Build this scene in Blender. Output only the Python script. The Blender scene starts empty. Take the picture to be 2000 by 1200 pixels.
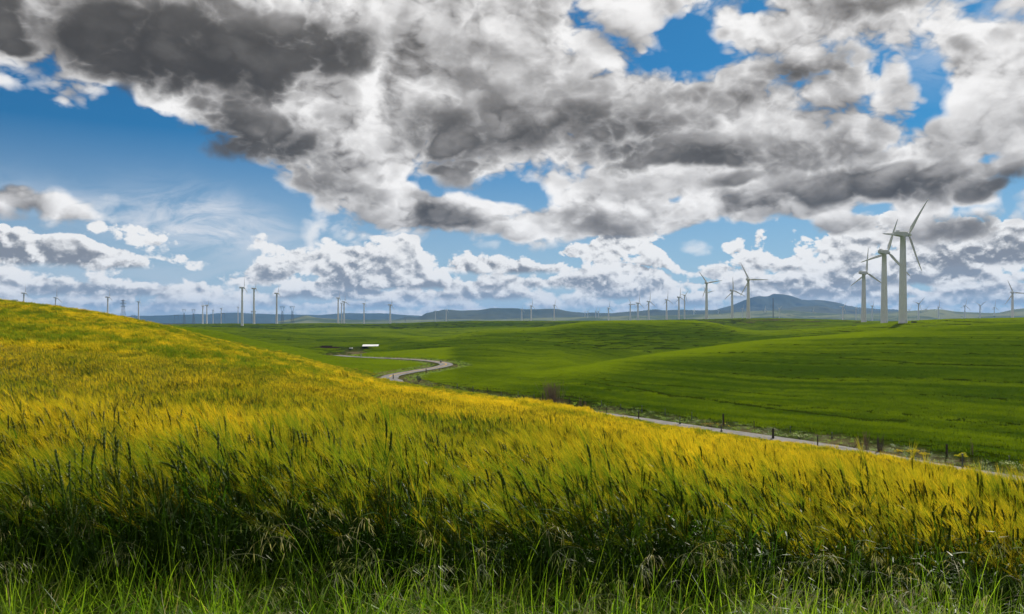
import bpy, bmesh, math, random
import numpy as np
from mathutils import Vector, Matrix, noise as mnoise

S = bpy.context.scene
F = 1570.0          # focal length in photo pixels (photo is 2000 x 1200)
HY = 630.0          # photo row of the horizon
EYE = 1.75

# ------------------------------------------------------------------ camera
cam_data = bpy.data.cameras.new("camera")
cam = bpy.data.objects.new("camera", cam_data)
S.collection.objects.link(cam)
cam.location = (0, 0, EYE)
cam.rotation_euler = (math.radians(90), 0, 0)
cam_data.sensor_width = 36.0
cam_data.lens = F / 2000.0 * 36.0
cam_data.shift_y = (HY - 600.0) / 2000.0
cam_data.clip_start = 0.05
cam_data.clip_end = 60000.0
S.camera = cam

# ------------------------------------------------------------------ colour management / sampling
S.view_settings.view_transform = 'Standard'
S.view_settings.look = 'None'
S.view_settings.gamma = 1.0
S.view_settings.use_curve_mapping = False
S.view_settings.exposure = 0.08

# ------------------------------------------------------------------ sun
SUN_AZ, SUN_EL = math.radians(32.0), math.radians(43.0)
sun_dir = Vector((math.sin(SUN_AZ) * math.cos(SUN_EL), math.cos(SUN_AZ) * math.cos(SUN_EL), math.sin(SUN_EL)))
sd = bpy.data.lights.new("sun", 'SUN')
sd.energy = 5.0
sd.angle = math.radians(0.5)
sd.color = (1.0, 0.95, 0.86)
sun = bpy.data.objects.new("sun", sd)
S.collection.objects.link(sun)
sun.rotation_euler = sun_dir.to_track_quat('Z', 'Y').to_euler()
sun.location = (0, 0, 200)

# ------------------------------------------------------------------ node expression helper
class X:
    """a scalar socket with arithmetic that builds Math nodes"""
    def __init__(s, t, sock): s.t, s.s = t, sock
    def op(s, o, *a, clamp=False):
        n = s.t.nodes.new('ShaderNodeMath'); n.operation = o; n.use_clamp = clamp
        for i, v in enumerate((s,) + a):
            if isinstance(v, X): s.t.links.new(v.s, n.inputs[i])
            else: n.inputs[i].default_value = v
        return X(s.t, n.outputs[0])
    def __add__(s, o): return s.op('ADD', o)
    __radd__ = __add__
    def __mul__(s, o): return s.op('MULTIPLY', o)
    __rmul__ = __mul__
    def __sub__(s, o): return s.op('SUBTRACT', o)
    def __rsub__(s, o): return (s * -1.0) + o
    def __truediv__(s, o): return s.op('DIVIDE', o)
    def clamp(s): return s.op('ADD', 0.0, clamp=True)
    def sstep(s, a, b, lo=0.0, hi=1.0):
        n = s.t.nodes.new('ShaderNodeMapRange'); n.interpolation_type = 'SMOOTHSTEP'
        s.t.links.new(s.s, n.inputs[0])
        for i, v in enumerate((a, b, lo, hi)): n.inputs[i + 1].default_value = v
        return X(s.t, n.outputs[0])
    def lin(s, a, b, lo=0.0, hi=1.0):
        n = s.t.nodes.new('ShaderNodeMapRange'); n.interpolation_type = 'LINEAR'; n.clamp = True
        s.t.links.new(s.s, n.inputs[0])
        for i, v in enumerate((a, b, lo, hi)): n.inputs[i + 1].default_value = v
        return X(s.t, n.outputs[0])

def vmath(t, op, a, b=None, scale=None):
    n = t.nodes.new('ShaderNodeVectorMath'); n.operation = op
    for i, v in enumerate((a, b)):
        if v is None: continue
        if isinstance(v, (tuple, list, Vector)): n.inputs[i].default_value = v
        else: t.links.new(v, n.inputs[i])
    if scale is not None:
        if isinstance(scale, X): t.links.new(scale.s, n.inputs['Scale'])
        else: n.inputs['Scale'].default_value = scale
    return n
def comb(t, x, y, z=0.0):
    n = t.nodes.new('ShaderNodeCombineXYZ')
    for i, v in enumerate((x, y, z)):
        if isinstance(v, X): t.links.new(v.s, n.inputs[i])
        else: n.inputs[i].default_value = v
    return n.outputs[0]
def noise_tex(t, vec, scale, detail=4, rough=0.5, lac=2.0, dist=0.0, kind='FBM', out='Fac'):
    n = t.nodes.new('ShaderNodeTexNoise'); n.noise_type = kind; n.noise_dimensions = '3D'
    if vec is not None: t.links.new(vec, n.inputs['Vector'])
    n.inputs['Scale'].default_value = scale; n.inputs['Detail'].default_value = detail
    n.inputs['Roughness'].default_value = rough; n.inputs['Lacunarity'].default_value = lac
    n.inputs['Distortion'].default_value = dist
    o = n.outputs['Fac' if out == 'Fac' else 'Color']
    return X(t, o) if out == 'Fac' else o
def mixc(t, fac, a, b, blend='MIX'):
    n = t.nodes.new('ShaderNodeMix'); n.data_type = 'RGBA'; n.blend_type = blend
    if isinstance(fac, X): t.links.new(fac.s, n.inputs[0])
    else: n.inputs[0].default_value = fac
    for i, v in ((6, a), (7, b)):
        if isinstance(v, (tuple, list)): n.inputs[i].default_value = tuple(v) + ((1.0,) if len(v) == 3 else ())
        else: t.links.new(v, n.inputs[i])
    return n.outputs[2]

# ------------------------------------------------------------------ world: Nishita sky with broken cumulus cover
W = bpy.data.worlds.new("World"); S.world = W; W.use_nodes = True; W.cycles.sampling_method = 'MANUAL'; W.cycles.sample_map_resolution = 512
t = W.node_tree; t.nodes.clear()
tc = t.nodes.new('ShaderNodeTexCoord')
D0 = vmath(t, 'NORMALIZE', tc.outputs['Generated']).outputs[0]
sp = t.nodes.new('ShaderNodeSeparateXYZ'); t.links.new(D0, sp.inputs[0])
dx, dy, dz = (X(t, sp.outputs[i]) for i in range(3))
az = dx.op('ARCTAN2', dy); el = dz.op('ARCSINE')

sky = t.nodes.new('ShaderNodeTexSky'); sky.sky_type = 'NISHITA'; sky.sun_disc = False
sky.sun_elevation = SUN_EL; sky.sun_rotation = SUN_AZ
sky.altitude = 200; sky.air_density = 1.0; sky.dust_density = 0.6; sky.ozone_density = 2.0

# billowing structure of the near cloud deck: group (direction) -> bulge height
g = bpy.data.node_groups.new('cloud_bulge', 'ShaderNodeTree')
g.interface.new_socket('Dir', in_out='INPUT', socket_type='NodeSocketVector')
g.interface.new_socket('Detail', in_out='INPUT', socket_type='NodeSocketFloat')
g.interface.new_socket('H', in_out='OUTPUT', socket_type='NodeSocketFloat')
gi = g.nodes.new('NodeGroupInput'); go = g.nodes.new('NodeGroupOutput')
gv = gi.outputs[0]
n1 = noise_tex(g, gv, 1.0, 9, 0.52)
g.links.new(gi.outputs[1], n1.s.node.inputs['Detail'])
def ridged(tree, vec, scale, detail):
    rn = tree.nodes.new('ShaderNodeTexNoise'); rn.noise_type = 'RIDGED_MULTIFRACTAL'; rn.noise_dimensions = '3D'; rn.normalize = True
    tree.links.new(vec, rn.inputs['Vector']); rn.inputs['Scale'].default_value = scale; rn.inputs['Detail'].default_value = detail
    rn.inputs['Roughness'].default_value = 0.6; rn.inputs['Lacunarity'].default_value = 2.1
    rn.inputs['Offset'].default_value = 0.9; rn.inputs['Gain'].default_value = 2.0
    return X(tree, rn.outputs[0])
res = n1 - ridged(g, gv, 2.1, 3) * 0.20 + 0.09
g.links.new(res.s, go.inputs[0])
# finer heaps for the far rows of cumulus
g2 = bpy.data.node_groups.new('cumulus_heap', 'ShaderNodeTree')
g2.interface.new_socket('Dir', in_out='INPUT', socket_type='NodeSocketVector')
g2.interface.new_socket('H', in_out='OUTPUT', socket_type='NodeSocketFloat')
gi2 = g2.nodes.new('NodeGroupInput'); go2 = g2.nodes.new('NodeGroupOutput')
gv2 = vmath(g2, 'MULTIPLY', gi2.outputs[0], (23.0, 23.0, 30.0)).outputs[0]
res = noise_tex(g2, gv2, 1.0, 5, 0.6) - ridged(g2, gv2, 1.3, 4) * 0.20 + 0.088
g2.links.new(res.s, go2.inputs[0])
def bulge(vec, grp, detail=9.0):
    n = t.nodes.new('ShaderNodeGroup'); n.node_tree = grp
    t.links.new(vec, n.inputs[0])
    if len(n.inputs) > 1: n.inputs[1].default_value = detail
    return X(t, n.outputs[0])
BIG = (7.0, 7.0, 10.5)
S0 = vmath(t, 'MULTIPLY', D0, BIG).outputs[0]
gwarp = vmath(t, 'SCALE', vmath(t, 'SUBTRACT', noise_tex(t, S0, 1.6, 2, 0.5, out='Color'), (0.5, 0.5, 0.5)).outputs[0], scale=0.22).outputs[0]
S0 = vmath(t, 'ADD', S0, gwarp).outputs[0]
H0 = bulge(S0, g); R0 = bulge(S0, g, 2.6); L0 = bulge(D0, g2)
# towards-the-sun tangent
sdv = tuple(sun_dir)
dt = X(t, vmath(t, 'DOT_PRODUCT', D0, sdv).outputs['Value'])
tan = vmath(t, 'SUBTRACT', sdv, vmath(t, 'SCALE', D0, scale=dt).outputs[0]).outputs[0]
H1 = bulge(vmath(t, 'ADD', S0, vmath(t, 'MULTIPLY', vmath(t, 'SCALE', tan, scale=0.048).outputs[0], BIG).outputs[0]).outputs[0], g, 2.6)
L1 = bulge(vmath(t, 'ADD', D0, vmath(t, 'SCALE', tan, scale=0.010).outputs[0]).outputs[0], g2)

# layout of the cover: (photo x, photo y, half width, half height, weight, tilt deg)
def ang(x, y):
    return math.atan((x - 1000) / F), math.atan((HY - y) / math.hypot(F, x - 1000))
wf = noise_tex(t, D0, 9.0, 4, 0.55, out='Color')
wamt = el.lin(0.0, 0.3, 0.03, 0.09)
wvec = vmath(t, 'SCALE', vmath(t, 'SUBTRACT', wf, (0.5, 0.5, 0.5)).outputs[0], scale=wamt).outputs[0]
P = vmath(t, 'ADD', comb(t, az, el, 0.0), vmath(t, 'MULTIPLY', wvec, (1, 0.7, 0)).outputs[0]).outputs[0]
def field(blobs, base):
    acc = base
    for (bx, by, rx, ry, w, tilt) in blobs:
        a, e = ang(bx, by)
        m = t.nodes.new('ShaderNodeMapping'); m.vector_type = 'TEXTURE'
        m.inputs['Location'].default_value = (a, e, 0)
        m.inputs['Rotation'].default_value = (0, 0, math.radians(tilt))
        c = 1.0 / (1 + ((bx - 1000) / F) ** 2)
        m.inputs['Scale'].default_value = (rx / F * c, ry / F * math.sqrt(c), 1.0)
        pv = P
        if isinstance(acc, X):            # chained, so that the shader compiler works through the list one by one
            ma = t.nodes.new('ShaderNodeVectorMath'); ma.operation = 'MULTIPLY_ADD'
            t.links.new(acc.s, ma.inputs[0]); ma.inputs[1].default_value = (1e-9, 1e-9, 0); t.links.new(P, ma.inputs[2])
            pv = ma.outputs[0]
        t.links.new(pv, m.inputs['Vector'])
        r2 = X(t, vmath(t, 'DOT_PRODUCT', m.outputs[0], m.outputs[0]).outputs['Value'])
        e_ = (r2 * -1.0).op('EXPONENT')
        acc = e_.op('MULTIPLY_ADD', w, acc) if isinstance(acc, X) else e_ * w + acc
    return acc
HAZE = 5.5e-5; DENOISE = True
COVER = [
    # blue openings
    (120, 262, 330, 75, -0.95, -4), (330, 300, 150, 60, -0.5, -10), (470, 400, 130, 36, -0.6, -18), (30, 300, 160, 55, -0.4, 0),
    (235, 180, 26, 34, -0.45, 0), (170, 410, 170, 34, -0.15, -12), (330, 490, 70, 20, -0.5, 0), (420, 440, 150, 40, -.5, 0),
    (940, 380, 150, 26, -0.95, -8), (850, 345, 45, 35, -0.3, 0), (1230, 485, 70, 22, -0.5, 0),
    (1480, 455, 130, 20, -0.8, 0), (1560, 455, 60, 20, -0.35, 0),
    (1375, 95, 60, 42, -0.80, -25), (1285, 115, 35, 22, -0.45, 0), (1310, 55, 40, 24, -0.35, 0), (1460, 12, 22, 12, -0.5, 0), (1340, 150, 30, 18, -.25, 0),
    (1835, 170, 42, 55, -0.85, 35), (1785, 130, 50, 14, -0.45, 0), (1795, 215, 26, 30, -0.4, 0), (1940, 300, 50, 12, -0.55, 10),
    (1710, 415, 40, 14, -0.45, 0), (1890, 400, 40, 10, -0.4, 0), (1310, 390, 40, 12, -0.4, 0), (1000, 560, 2200, 50, -.35, 0),
    # solid masses
    (250, 70, 560, 95, 0.85, -2), (330, 190, 60, 26, .4, -25), (130, 185, 70, 22, .4, 0), (600, 270, 220, 80, 0.85, -14), (720, 330, 130, 50, 0.5, -25), (820, 110, 260, 120, 0.5, 0),
    (1100, 240, 330, 110, 0.65, 0), (1500, 250, 260, 110, 0.55, 0), (1600, 30, 250, 60, 0.55, 0), (1700, 350, 260, 45, 0.6, 3),
    (880, 415, 100, 36, 0.55, -6), (1160, 430, 150, 46, 0.75, 0), (740, 400, 140, 40, 0.5, -10), (60, 385, 100, 40, 0.60, -8), (160, 415, 110, 20, .35, -14),
    (1940, 180, 110, 130, .35, 0), (1420, 405, 130, 24, .45, 0), (1230, 420, 60, 30, .25, 0),
    (60, 480, 130, 30, 0.2, 0), (1850, 460, 200, 40, 0.35, 0),
]
DARK = [
    (250, 70, 480, 85, 0.75, -2), (520, 265, 230, 60, 0.35, -14), (1100, 230, 300, 90, 0.35, 0), (1550, 200, 260, 100, 0.25, 0), (1700, 362, 200, 30, 0.4, 4),
    (715, 50, 50, 60, -0.5, 0), (130, 188, 100, 18, -0.6, 5), (330, 200, 70, 26, -0.7, -20),
]
HEAPS = [
    (60, 392, 115, 44, 0.62, 0.98, -6), (20, 420, 90, 30, 0.55, 0.95, 0), (720, 415, 140, 46, 0.66, 1.0, -10), (890, 418, 105, 40, 0.46, 0.98, -8), (1160, 430, 165, 56, 0.42, 1.0, 0),
    (1000, 455, 70, 26, 0.55, 0.95, 0), (1480, 415, 120, 26, 0.62, 0.9, 4), (1650, 440, 90, 30, .5, .95, 0), (1870, 440, 170, 46, 0.42, 0.95, 4),
    (1250, 345, 320, 34, 0.66, 0.92, 0), (1730, 160, 80, 90, 0.60, 1.0, 20), (1950, 210, 120, 130, 0.58, 0.98, 10), (1200, 60, 110, 70, 0.62, 1.0, 0), (1520, 40, 80, 46, .6, .98, 0),
    (1580, 270, 260, 90, 0.26, 0.86, 0), (1560, 135, 180, 66, 0.16, 0.86, 8), (1420, 345, 85, 24, 0.32, 0.6, 6), (1950, 350, 120, 42, 0.18, 0.6, 8), (1700, 358, 225, 50, 0.10, 0.50, 3),
    (900, 120, 200, 115, 0.46, 0.86, 0), (1010, 250, 150, 100, 0.18, 0.56, 8), (1150, 245, 220, 115, 0.11, 0.60, 0), (880, 270, 150, 85, 0.22, 0.50, -18), (1380, 290, 190, 44, 0.20, 0.50, -3),
    (740, 275, 75, 70, 0.55, 1.0, -30), (640, 362, 190, 56, 0.30, 0.70, -14), (525, 272, 200, 88, 0.08, 0.40, -14), (760, 30, 90, 90, 0.60, 1.0, 0), (1720, 8, 200, 46, 0.34, 0.7, 0),
    (600, 100, 210, 80, 0.10, 0.36, 0), (250, 88, 560, 108, 0.03, 0.20, -2),
]
C = field(COVER, el.lin(0.02, 0.12, -0.30, 0.20))
K = field(DARK, el.lin(0.05, 0.40, 0.17, 0.24))
dens = C + (H0 - 0.5) * 1.7
alpha = dens.sstep(-0.06, 0.30)
thick = dens.sstep(0.0, 0.62)
relL = L0 - L1
relief = (R0 - H1)
kk = (K + (H0 - 0.5) * 1.25 + (R0 - 0.5) * 1.0).sstep(0.05, 0.90)
lum = (0.86 - kk * (thick * 0.56 + 0.10) - thick * 0.04 + relief * 1.2 * (1.0 - kk * 0.5) + relL * 0.20 * (1.0 - kk * 0.8) + (H0 - 0.5) * 0.45 * (1.0 - kk * 0.6)).clamp()
def cloud_ramp(lum):
    ramp = t.nodes.new('ShaderNodeValToRGB')
    t.links.new(lum.s, ramp.inputs[0])
    cr = ramp.color_ramp; cr.interpolation = 'B_SPLINE'
    stops = [(0.0, (0.052, 0.045, 0.036)), (0.25, (0.110, 0.101, 0.089)), (0.45, (0.240, 0.226, 0.211)),
             (0.65, (0.48, 0.465, 0.455)), (0.84, (0.80, 0.785, 0.77)), (1.0, (1.0, 0.985, 0.97))]
    cr.elements[1].position = 1.0; cr.elements[1].color = stops[-1][1] + (1,)
    cr.elements[0].position = 0.0; cr.elements[0].color = stops[0][1] + (1,)
    for p_, c_ in stops[1:-1]:
        e_ = cr.elements.new(p_); e_.color = c_ + (1,)
    return ramp.outputs[0]
near_c = cloud_ramp(lum)
# blue sky: Nishita, deepened as through a polariser
skc = vmath(t, 'MULTIPLY', sky.outputs[0], (0.16, 0.74, 1.14)).outputs[0]
skc = vmath(t, 'SCALE', skc, scale=0.056).outputs[0]
cir = noise_tex(t, vmath(t, 'MULTIPLY', P, (5.0, 16.0, 1.0)).outputs[0], 1.6, 6, 0.62, dist=1.2)
veil = field([(430, 440, 150, 45, 0.95, -14), (230, 425, 200, 34, 0.6, -14), (300, 560, 900, 60, 0.25, 0), (1900, 60, 140, 60, 0.5, 20)], 0.0)
veil = (veil * cir.sstep(0.30, 0.62)).clamp()
lowhaze = el.lin(0.0, 0.22, 0.72, 0.0)
cur = mixc(t, lowhaze, skc, (0.60, 0.69, 0.80))
cur = mixc(t, veil, cur, (0.78, 0.80, 0.84))
# rows of cumulus, farthest (lowest) first: base row y, mean height, spread, seed, coverage
ROWS = [(625, 14, 0.7, 1.7, 1.1), (616, 22, 0.9, 4.1, 1.0), (604, 34, 1.1, 7.3, 0.95), (587, 50, 1.4, 31.9, 0.95), (566, 66, 1.9, 17.7, 0.9), (536, 92, 2.8, 47.3, 0.62)]
hor = vmath(t, 'NORMALIZE', vmath(t, 'MULTIPLY', D0, (1, 1, 0)).outputs[0]).outputs[0]
for i, (by, hh, cell, seed, cov) in enumerate(ROWS):
    e0 = (HY - by) / F; h = hh / F
    # silhouette height along the horizon; el enters weakly so that tops can overhang
    v = vmath(t, 'ADD', vmath(t, 'MULTIPLY', D0, (1, 1, 2.2)).outputs[0], (seed, seed * .61, seed * .23)).outputs[0]
    tn = noise_tex(t, v, 13.0 / cell, 3, 0.5)
    top = (tn - 0.5) * ((4.5 + 0.35 * i) * h) + cov * h                     # can go negative: gap
    rel = (el - e0)
    edge = (L0 - 0.5) * (1.3 * h + 0.006)
    d = top + edge - rel.op('MAXIMUM', 0.0) * 1.0
    base = (rel + (L0 - 0.5) * 0.010).sstep(-0.004, 0.004)
    a = d.sstep(-0.0015, 0.0075) * base
    if i < 3: a = a * (0.70 + 0.08 * i)
    rh = (rel / h).clamp()                                     # 0 at base, 1 at top
    lm = (0.36 + rh * 0.16 + relL * (1.5 + 0.20 * i) + (L0 - 0.5) * 0.5 + d.sstep(0.0, 0.80 * h + 0.008, 0.56, -0.06)).clamp()
    k = i / 5.0
    sh = (0.36 - 0.12 * k, 0.43 - 0.18 * k, 0.52 - 0.25 * k)
    c = mixc(t, lm.sstep(0.10, 0.86), sh, (0.94, 0.93, 0.91))
    cur = mixc(t, a, cur, c)
out_c = mixc(t, alpha, cur, near_c)
# single heaped clouds of the deck, far ones first: x, y, half width, half height, base tone, top tone, tilt
hg = bpy.data.node_groups.new('cloud_heap', 'ShaderNodeTree')
for nm, ty_ in (('Vec', 'Vector'), ('Loc', 'Vector'), ('Rot', 'Vector'), ('Scl', 'Vector'), ('Prev', 'Float'), ('Rough', 'Float'), ('Lift', 'Float'), ('Lo', 'Float'), ('Hi', 'Float'), ('Behind', 'Color')):
    hg.interface.new_socket(nm, in_out='INPUT', socket_type='NodeSocket' + ty_)
hg.interface.new_socket('Sky', in_out='OUTPUT', socket_type='NodeSocketColor'); hg.interface.new_socket('Alpha', in_out='OUTPUT', socket_type='NodeSocketFloat')
hi_ = hg.nodes.new('NodeGroupInput'); ho_ = hg.nodes.new('NodeGroupOutput'); I_ = {o.name: o for o in hi_.outputs}
ma = hg.nodes.new('ShaderNodeVectorMath'); ma.operation = 'MULTIPLY_ADD'      # keeps the compiler working through the clouds one by one
hg.links.new(I_['Prev'], ma.inputs[0]); ma.inputs[1].default_value = (1e-9, 1e-9, 0); hg.links.new(I_['Vec'], ma.inputs[2])
mp_ = hg.nodes.new('ShaderNodeMapping'); mp_.vector_type = 'TEXTURE'
hg.links.new(ma.outputs[0], mp_.inputs['Vector']); hg.links.new(I_['Loc'], mp_.inputs['Location']); hg.links.new(I_['Rot'], mp_.inputs['Rotation']); hg.links.new(I_['Scl'], mp_.inputs['Scale'])
r2_ = X(hg, vmath(hg, 'DOT_PRODUCT', mp_.outputs[0], mp_.outputs[0]).outputs['Value'])
sp_ = hg.nodes.new('ShaderNodeSeparateXYZ'); hg.links.new(mp_.outputs[0], sp_.inputs[0]); vy = X(hg, sp_.outputs[1])
rough_, lift_, lo, hi = (X(hg, I_[n_]) for n_ in ('Rough', 'Lift', 'Lo', 'Hi'))
d_ = 0.85 - r2_ + rough_ * 1.25
al_ = d_.sstep(-0.06, 0.55)
body = (vy * 0.62 + rough_ * 0.42 + lift_ * 0.45).sstep(-0.72, 0.78)
lm_ = (body * (hi - lo) + lo + lift_ * 0.30 * (0.25 + hi - lo) + rough_ * 0.10 + d_.sstep(0.0, 0.55, 0.14, 0.0)).clamp()
t_world = t; t = hg
hc = mixc(hg, al_, I_['Behind'], cloud_ramp(lm_)); t = t_world
hg.links.new(hc, ho_.inputs[0]); hg.links.new(al_.s, ho_.inputs[1])
rough_w = (H0 - 0.5) * 1.75 + (L0 - 0.5) * 0.30
lift_w = relief * 1.9 + relL * 0.28
prev = alpha.s
for (bx, by, rx, ry, lo, hi, tilt) in HEAPS:
    a_, e_ = ang(bx, by); c_ = 1.0 / (1 + ((bx - 1000) / F) ** 2)
    n_ = t.nodes.new('ShaderNodeGroup'); n_.node_tree = hg
    n_.inputs['Loc'].default_value = (a_, e_, 0); n_.inputs['Rot'].default_value = (0, 0, math.radians(tilt))
    n_.inputs['Scl'].default_value = (rx / F * c_, ry / F * math.sqrt(c_), 1.0)
    n_.inputs['Lo'].default_value = lo; n_.inputs['Hi'].default_value = hi
    for nm, so in (('Vec', P), ('Prev', prev), ('Rough', rough_w.s), ('Lift', lift_w.s), ('Behind', out_c)): t.links.new(so, n_.inputs[nm])
    out_c, prev = n_.outputs['Sky'], n_.outputs['Alpha']
# overhead and behind the camera the same broken cover simply goes on, with a plainer shader
wide_n = noise_tex(t, vmath(t, 'MULTIPLY', D0, (4.0, 4.0, 6.0)).outputs[0], 1.0, 5, 0.58)
skc2 = vmath(t, 'SCALE', vmath(t, 'MULTIPLY', sky.outputs[0], (0.13, 0.74, 1.20)).outputs[0], scale=0.056).outputs[0]
wl = noise_tex(t, vmath(t, 'MULTIPLY', D0, (5.0, 5.0, 7.0)).outputs[0], 1.3, 3, 0.55)
wide_c = mixc(t, wide_n.sstep(0.38, 0.50), skc2, mixc(t, wl.sstep(0.34, 0.66), (0.16, 0.155, 0.15), (0.85, 0.83, 0.81)))
wide_c = mixc(t, el.lin(-0.03, -0.004), (0.05, 0.06, 0.02), wide_c)
aside = (el.sstep(0.40, 0.47) + az.op('ABSOLUTE').sstep(0.72, 0.86) + el.sstep(-0.004, -0.03)).clamp()
def back(c):
    n = t.nodes.new('ShaderNodeBackground'); n.inputs['Strength'].default_value = 0.1
    t.links.new(vmath(t, 'SCALE', c, scale=9.5).outputs[0], n.inputs['Color']); return n.outputs[0]
ms = t.nodes.new('ShaderNodeMixShader'); t.links.new(aside.s, ms.inputs[0])
t.links.new(back(out_c), ms.inputs[1]); t.links.new(back(wide_c), ms.inputs[2])
wo = t.nodes.new('ShaderNodeOutputWorld'); t.links.new(ms.outputs[0], wo.inputs['Surface'])

# ------------------------------------------------------------------ render quality
S.render.engine = 'CYCLES'
cy = S.cycles
cy.use_light_tree = False; cy.max_bounces = 3; cy.diffuse_bounces = 1; cy.glossy_bounces = 1; cy.transmission_bounces = 2; cy.volume_bounces = 0; cy.transparent_max_bounces = 4
cy.caustics_reflective = False; cy.caustics_refractive = False
cy.use_denoising = DENOISE
try:
    cy.denoiser = 'OPENIMAGEDENOISE'; cy.denoising_input_passes = 'RGB_ALBEDO_NORMAL'; cy.denoising_prefilter = 'ACCURATE'
except Exception:
    pass

rng = np.random.default_rng(11)
random.seed(11)
COL = S.collection

# ------------------------------------------------------------------ object helpers
def tag(o, label=None, cat=None, group=None, kind=None):
    if label: o['label'] = label
    if cat: o['category'] = cat
    if group: o['group'] = group
    if kind: o['kind'] = kind
    return o
def empty(name, loc=(0, 0, 0), rz=0.0):
    o = bpy.data.objects.new(name, None); COL.objects.link(o)
    o.location = loc; o.rotation_euler = (0, 0, rz); o.empty_display_size = 0.3
    return o
def mesh_from(name, V, Fc, mats=None, midx=None, smooth=False):
    me = bpy.data.meshes.new(name)
    me.from_pydata([tuple(v) for v in V], [], [tuple(f) for f in Fc])
    for m in (mats or []): me.materials.append(m)
    if midx is not None: me.polygons.foreach_set('material_index', np.asarray(midx, dtype=np.int32))
    if smooth: me.polygons.foreach_set('use_smooth', np.ones(len(me.polygons), dtype=bool))
    me.update()
    return me
def link(name, me, parent=None, loc=(0, 0, 0)):
    o = bpy.data.objects.new(name, me); COL.objects.link(o)
    if parent is not None: o.parent = parent
    o.location = loc
    return o
class MB:
    """collects simple shapes into one mesh"""
    def __init__(s): s.V, s.F, s.M = [], [], []
    def add(s, V, Fc, m=0):
        b = len(s.V); s.V += [tuple(v) for v in V]
        s.F += [tuple(i + b for i in f) for f in Fc]; s.M += [m] * len(Fc)
    def box(s, c, size, m=0, rz=0.0):
        cx, cy_, cz = c; a, b, h = (q / 2 for q in size); co, si = math.cos(rz), math.sin(rz)
        V = []
        for z in (-h, h):
            for x, y in ((-a, -b), (a, -b), (a, b), (-a, b)):
                V.append((cx + x * co - y * si, cy_ + x * si + y * co, cz + z))
        s.add(V, [(3, 2, 1, 0), (4, 5, 6, 7), (0, 1, 5, 4), (1, 2, 6, 5), (2, 3, 7, 6), (3, 0, 4, 7)], m)
    def tube(s, pts, radii, n=6, m=0, cap=True):
        pts = [Vector(p) for p in pts]; V = []; Fc = []
        for i, p in enumerate(pts):
            d = (pts[min(i + 1, len(pts) - 1)] - pts[max(i - 1, 0)]).normalized()
            a = d.cross(Vector((0.31, 0.95, 0.05)));
            if a.length < 1e-3: a = d.cross(Vector((1, 0, 0)))
            a.normalize(); b = d.cross(a)
            for k in range(n):
                th = 2 * math.pi * k / n
                V.append(p + (a * math.cos(th) + b * math.sin(th)) * radii[i])
        for i in range(len(pts) - 1):
            for k in range(n):
                Fc.append((i * n + k, i * n + (k + 1) % n, (i + 1) * n + (k + 1) % n, (i + 1) * n + k))
        if cap:
            Fc.append(tuple(range(n))[::-1]); Fc.append(tuple(range((len(pts) - 1) * n, len(pts) * n)))
        s.add(V, Fc, m)
    def ribbon(s, pts, widths, side, m=0):
        V = []; sd_ = Vector(side).normalized()
        for p, w in zip(pts, widths):
            p = Vector(p); V += [p - sd_ * w / 2, p + sd_ * w / 2]
        s.add(V, [(2 * i, 2 * i + 1, 2 * i + 3, 2 * i + 2) for i in range(len(pts) - 1)], m)
    def mesh(s, name, mats, smooth=False): return mesh_from(name, s.V, s.F, mats, s.M, smooth)
    def build(s, name, mats, parent=None, loc=(0, 0, 0), smooth=False):
        return link(name, s.mesh(name, mats if isinstance(mats, list) else [mats], smooth), parent, loc)
def copy_tree(o, parent=None):
    c = o.copy(); COL.objects.link(c); c.parent = parent
    for ch in list(o.children): copy_tree(ch, c)
    return c

# ------------------------------------------------------------------ materials
def new_mat(name):
    m = bpy.data.materials.new(name); m.use_nodes = True
    tr = m.node_tree; tr.nodes.clear()
    out = tr.nodes.new('ShaderNodeOutputMaterial')
    return m, tr, out
def surf(name, col, rough=0.6, spec=0.4, var=0.15, scale=3.0, metal=0.0, bump=0.0, col2=None):
    m, tr, out = new_mat(name)
    tcn = tr.nodes.new('ShaderNodeTexCoord')
    n = noise_tex(tr, tcn.outputs['Object'], scale, 5, 0.6)
    c2 = col2 or tuple(max(0.0, c * (1 - var * 2)) for c in col)
    c = mixc(tr, n.sstep(0.3, 0.7), c2, tuple(min(1.0, q * (1 + var * 0.4)) for q in col))
    p = tr.nodes.new('ShaderNodeBsdfPrincipled')
    tr.links.new(c, p.inputs['Base Color']); p.inputs['Roughness'].default_value = rough
    p.inputs['Specular IOR Level'].default_value = spec; p.inputs['Metallic'].default_value = metal
    if bump:
        b = tr.nodes.new('ShaderNodeBump'); b.inputs['Strength'].default_value = bump; b.inputs['Distance'].default_value = 0.05
        tr.links.new(n.s, b.inputs['Height']); tr.links.new(b.outputs[0], p.inputs['Normal'])
    tr.links.new(p.outputs[0], out.inputs['Surface'])
    return m
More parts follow.
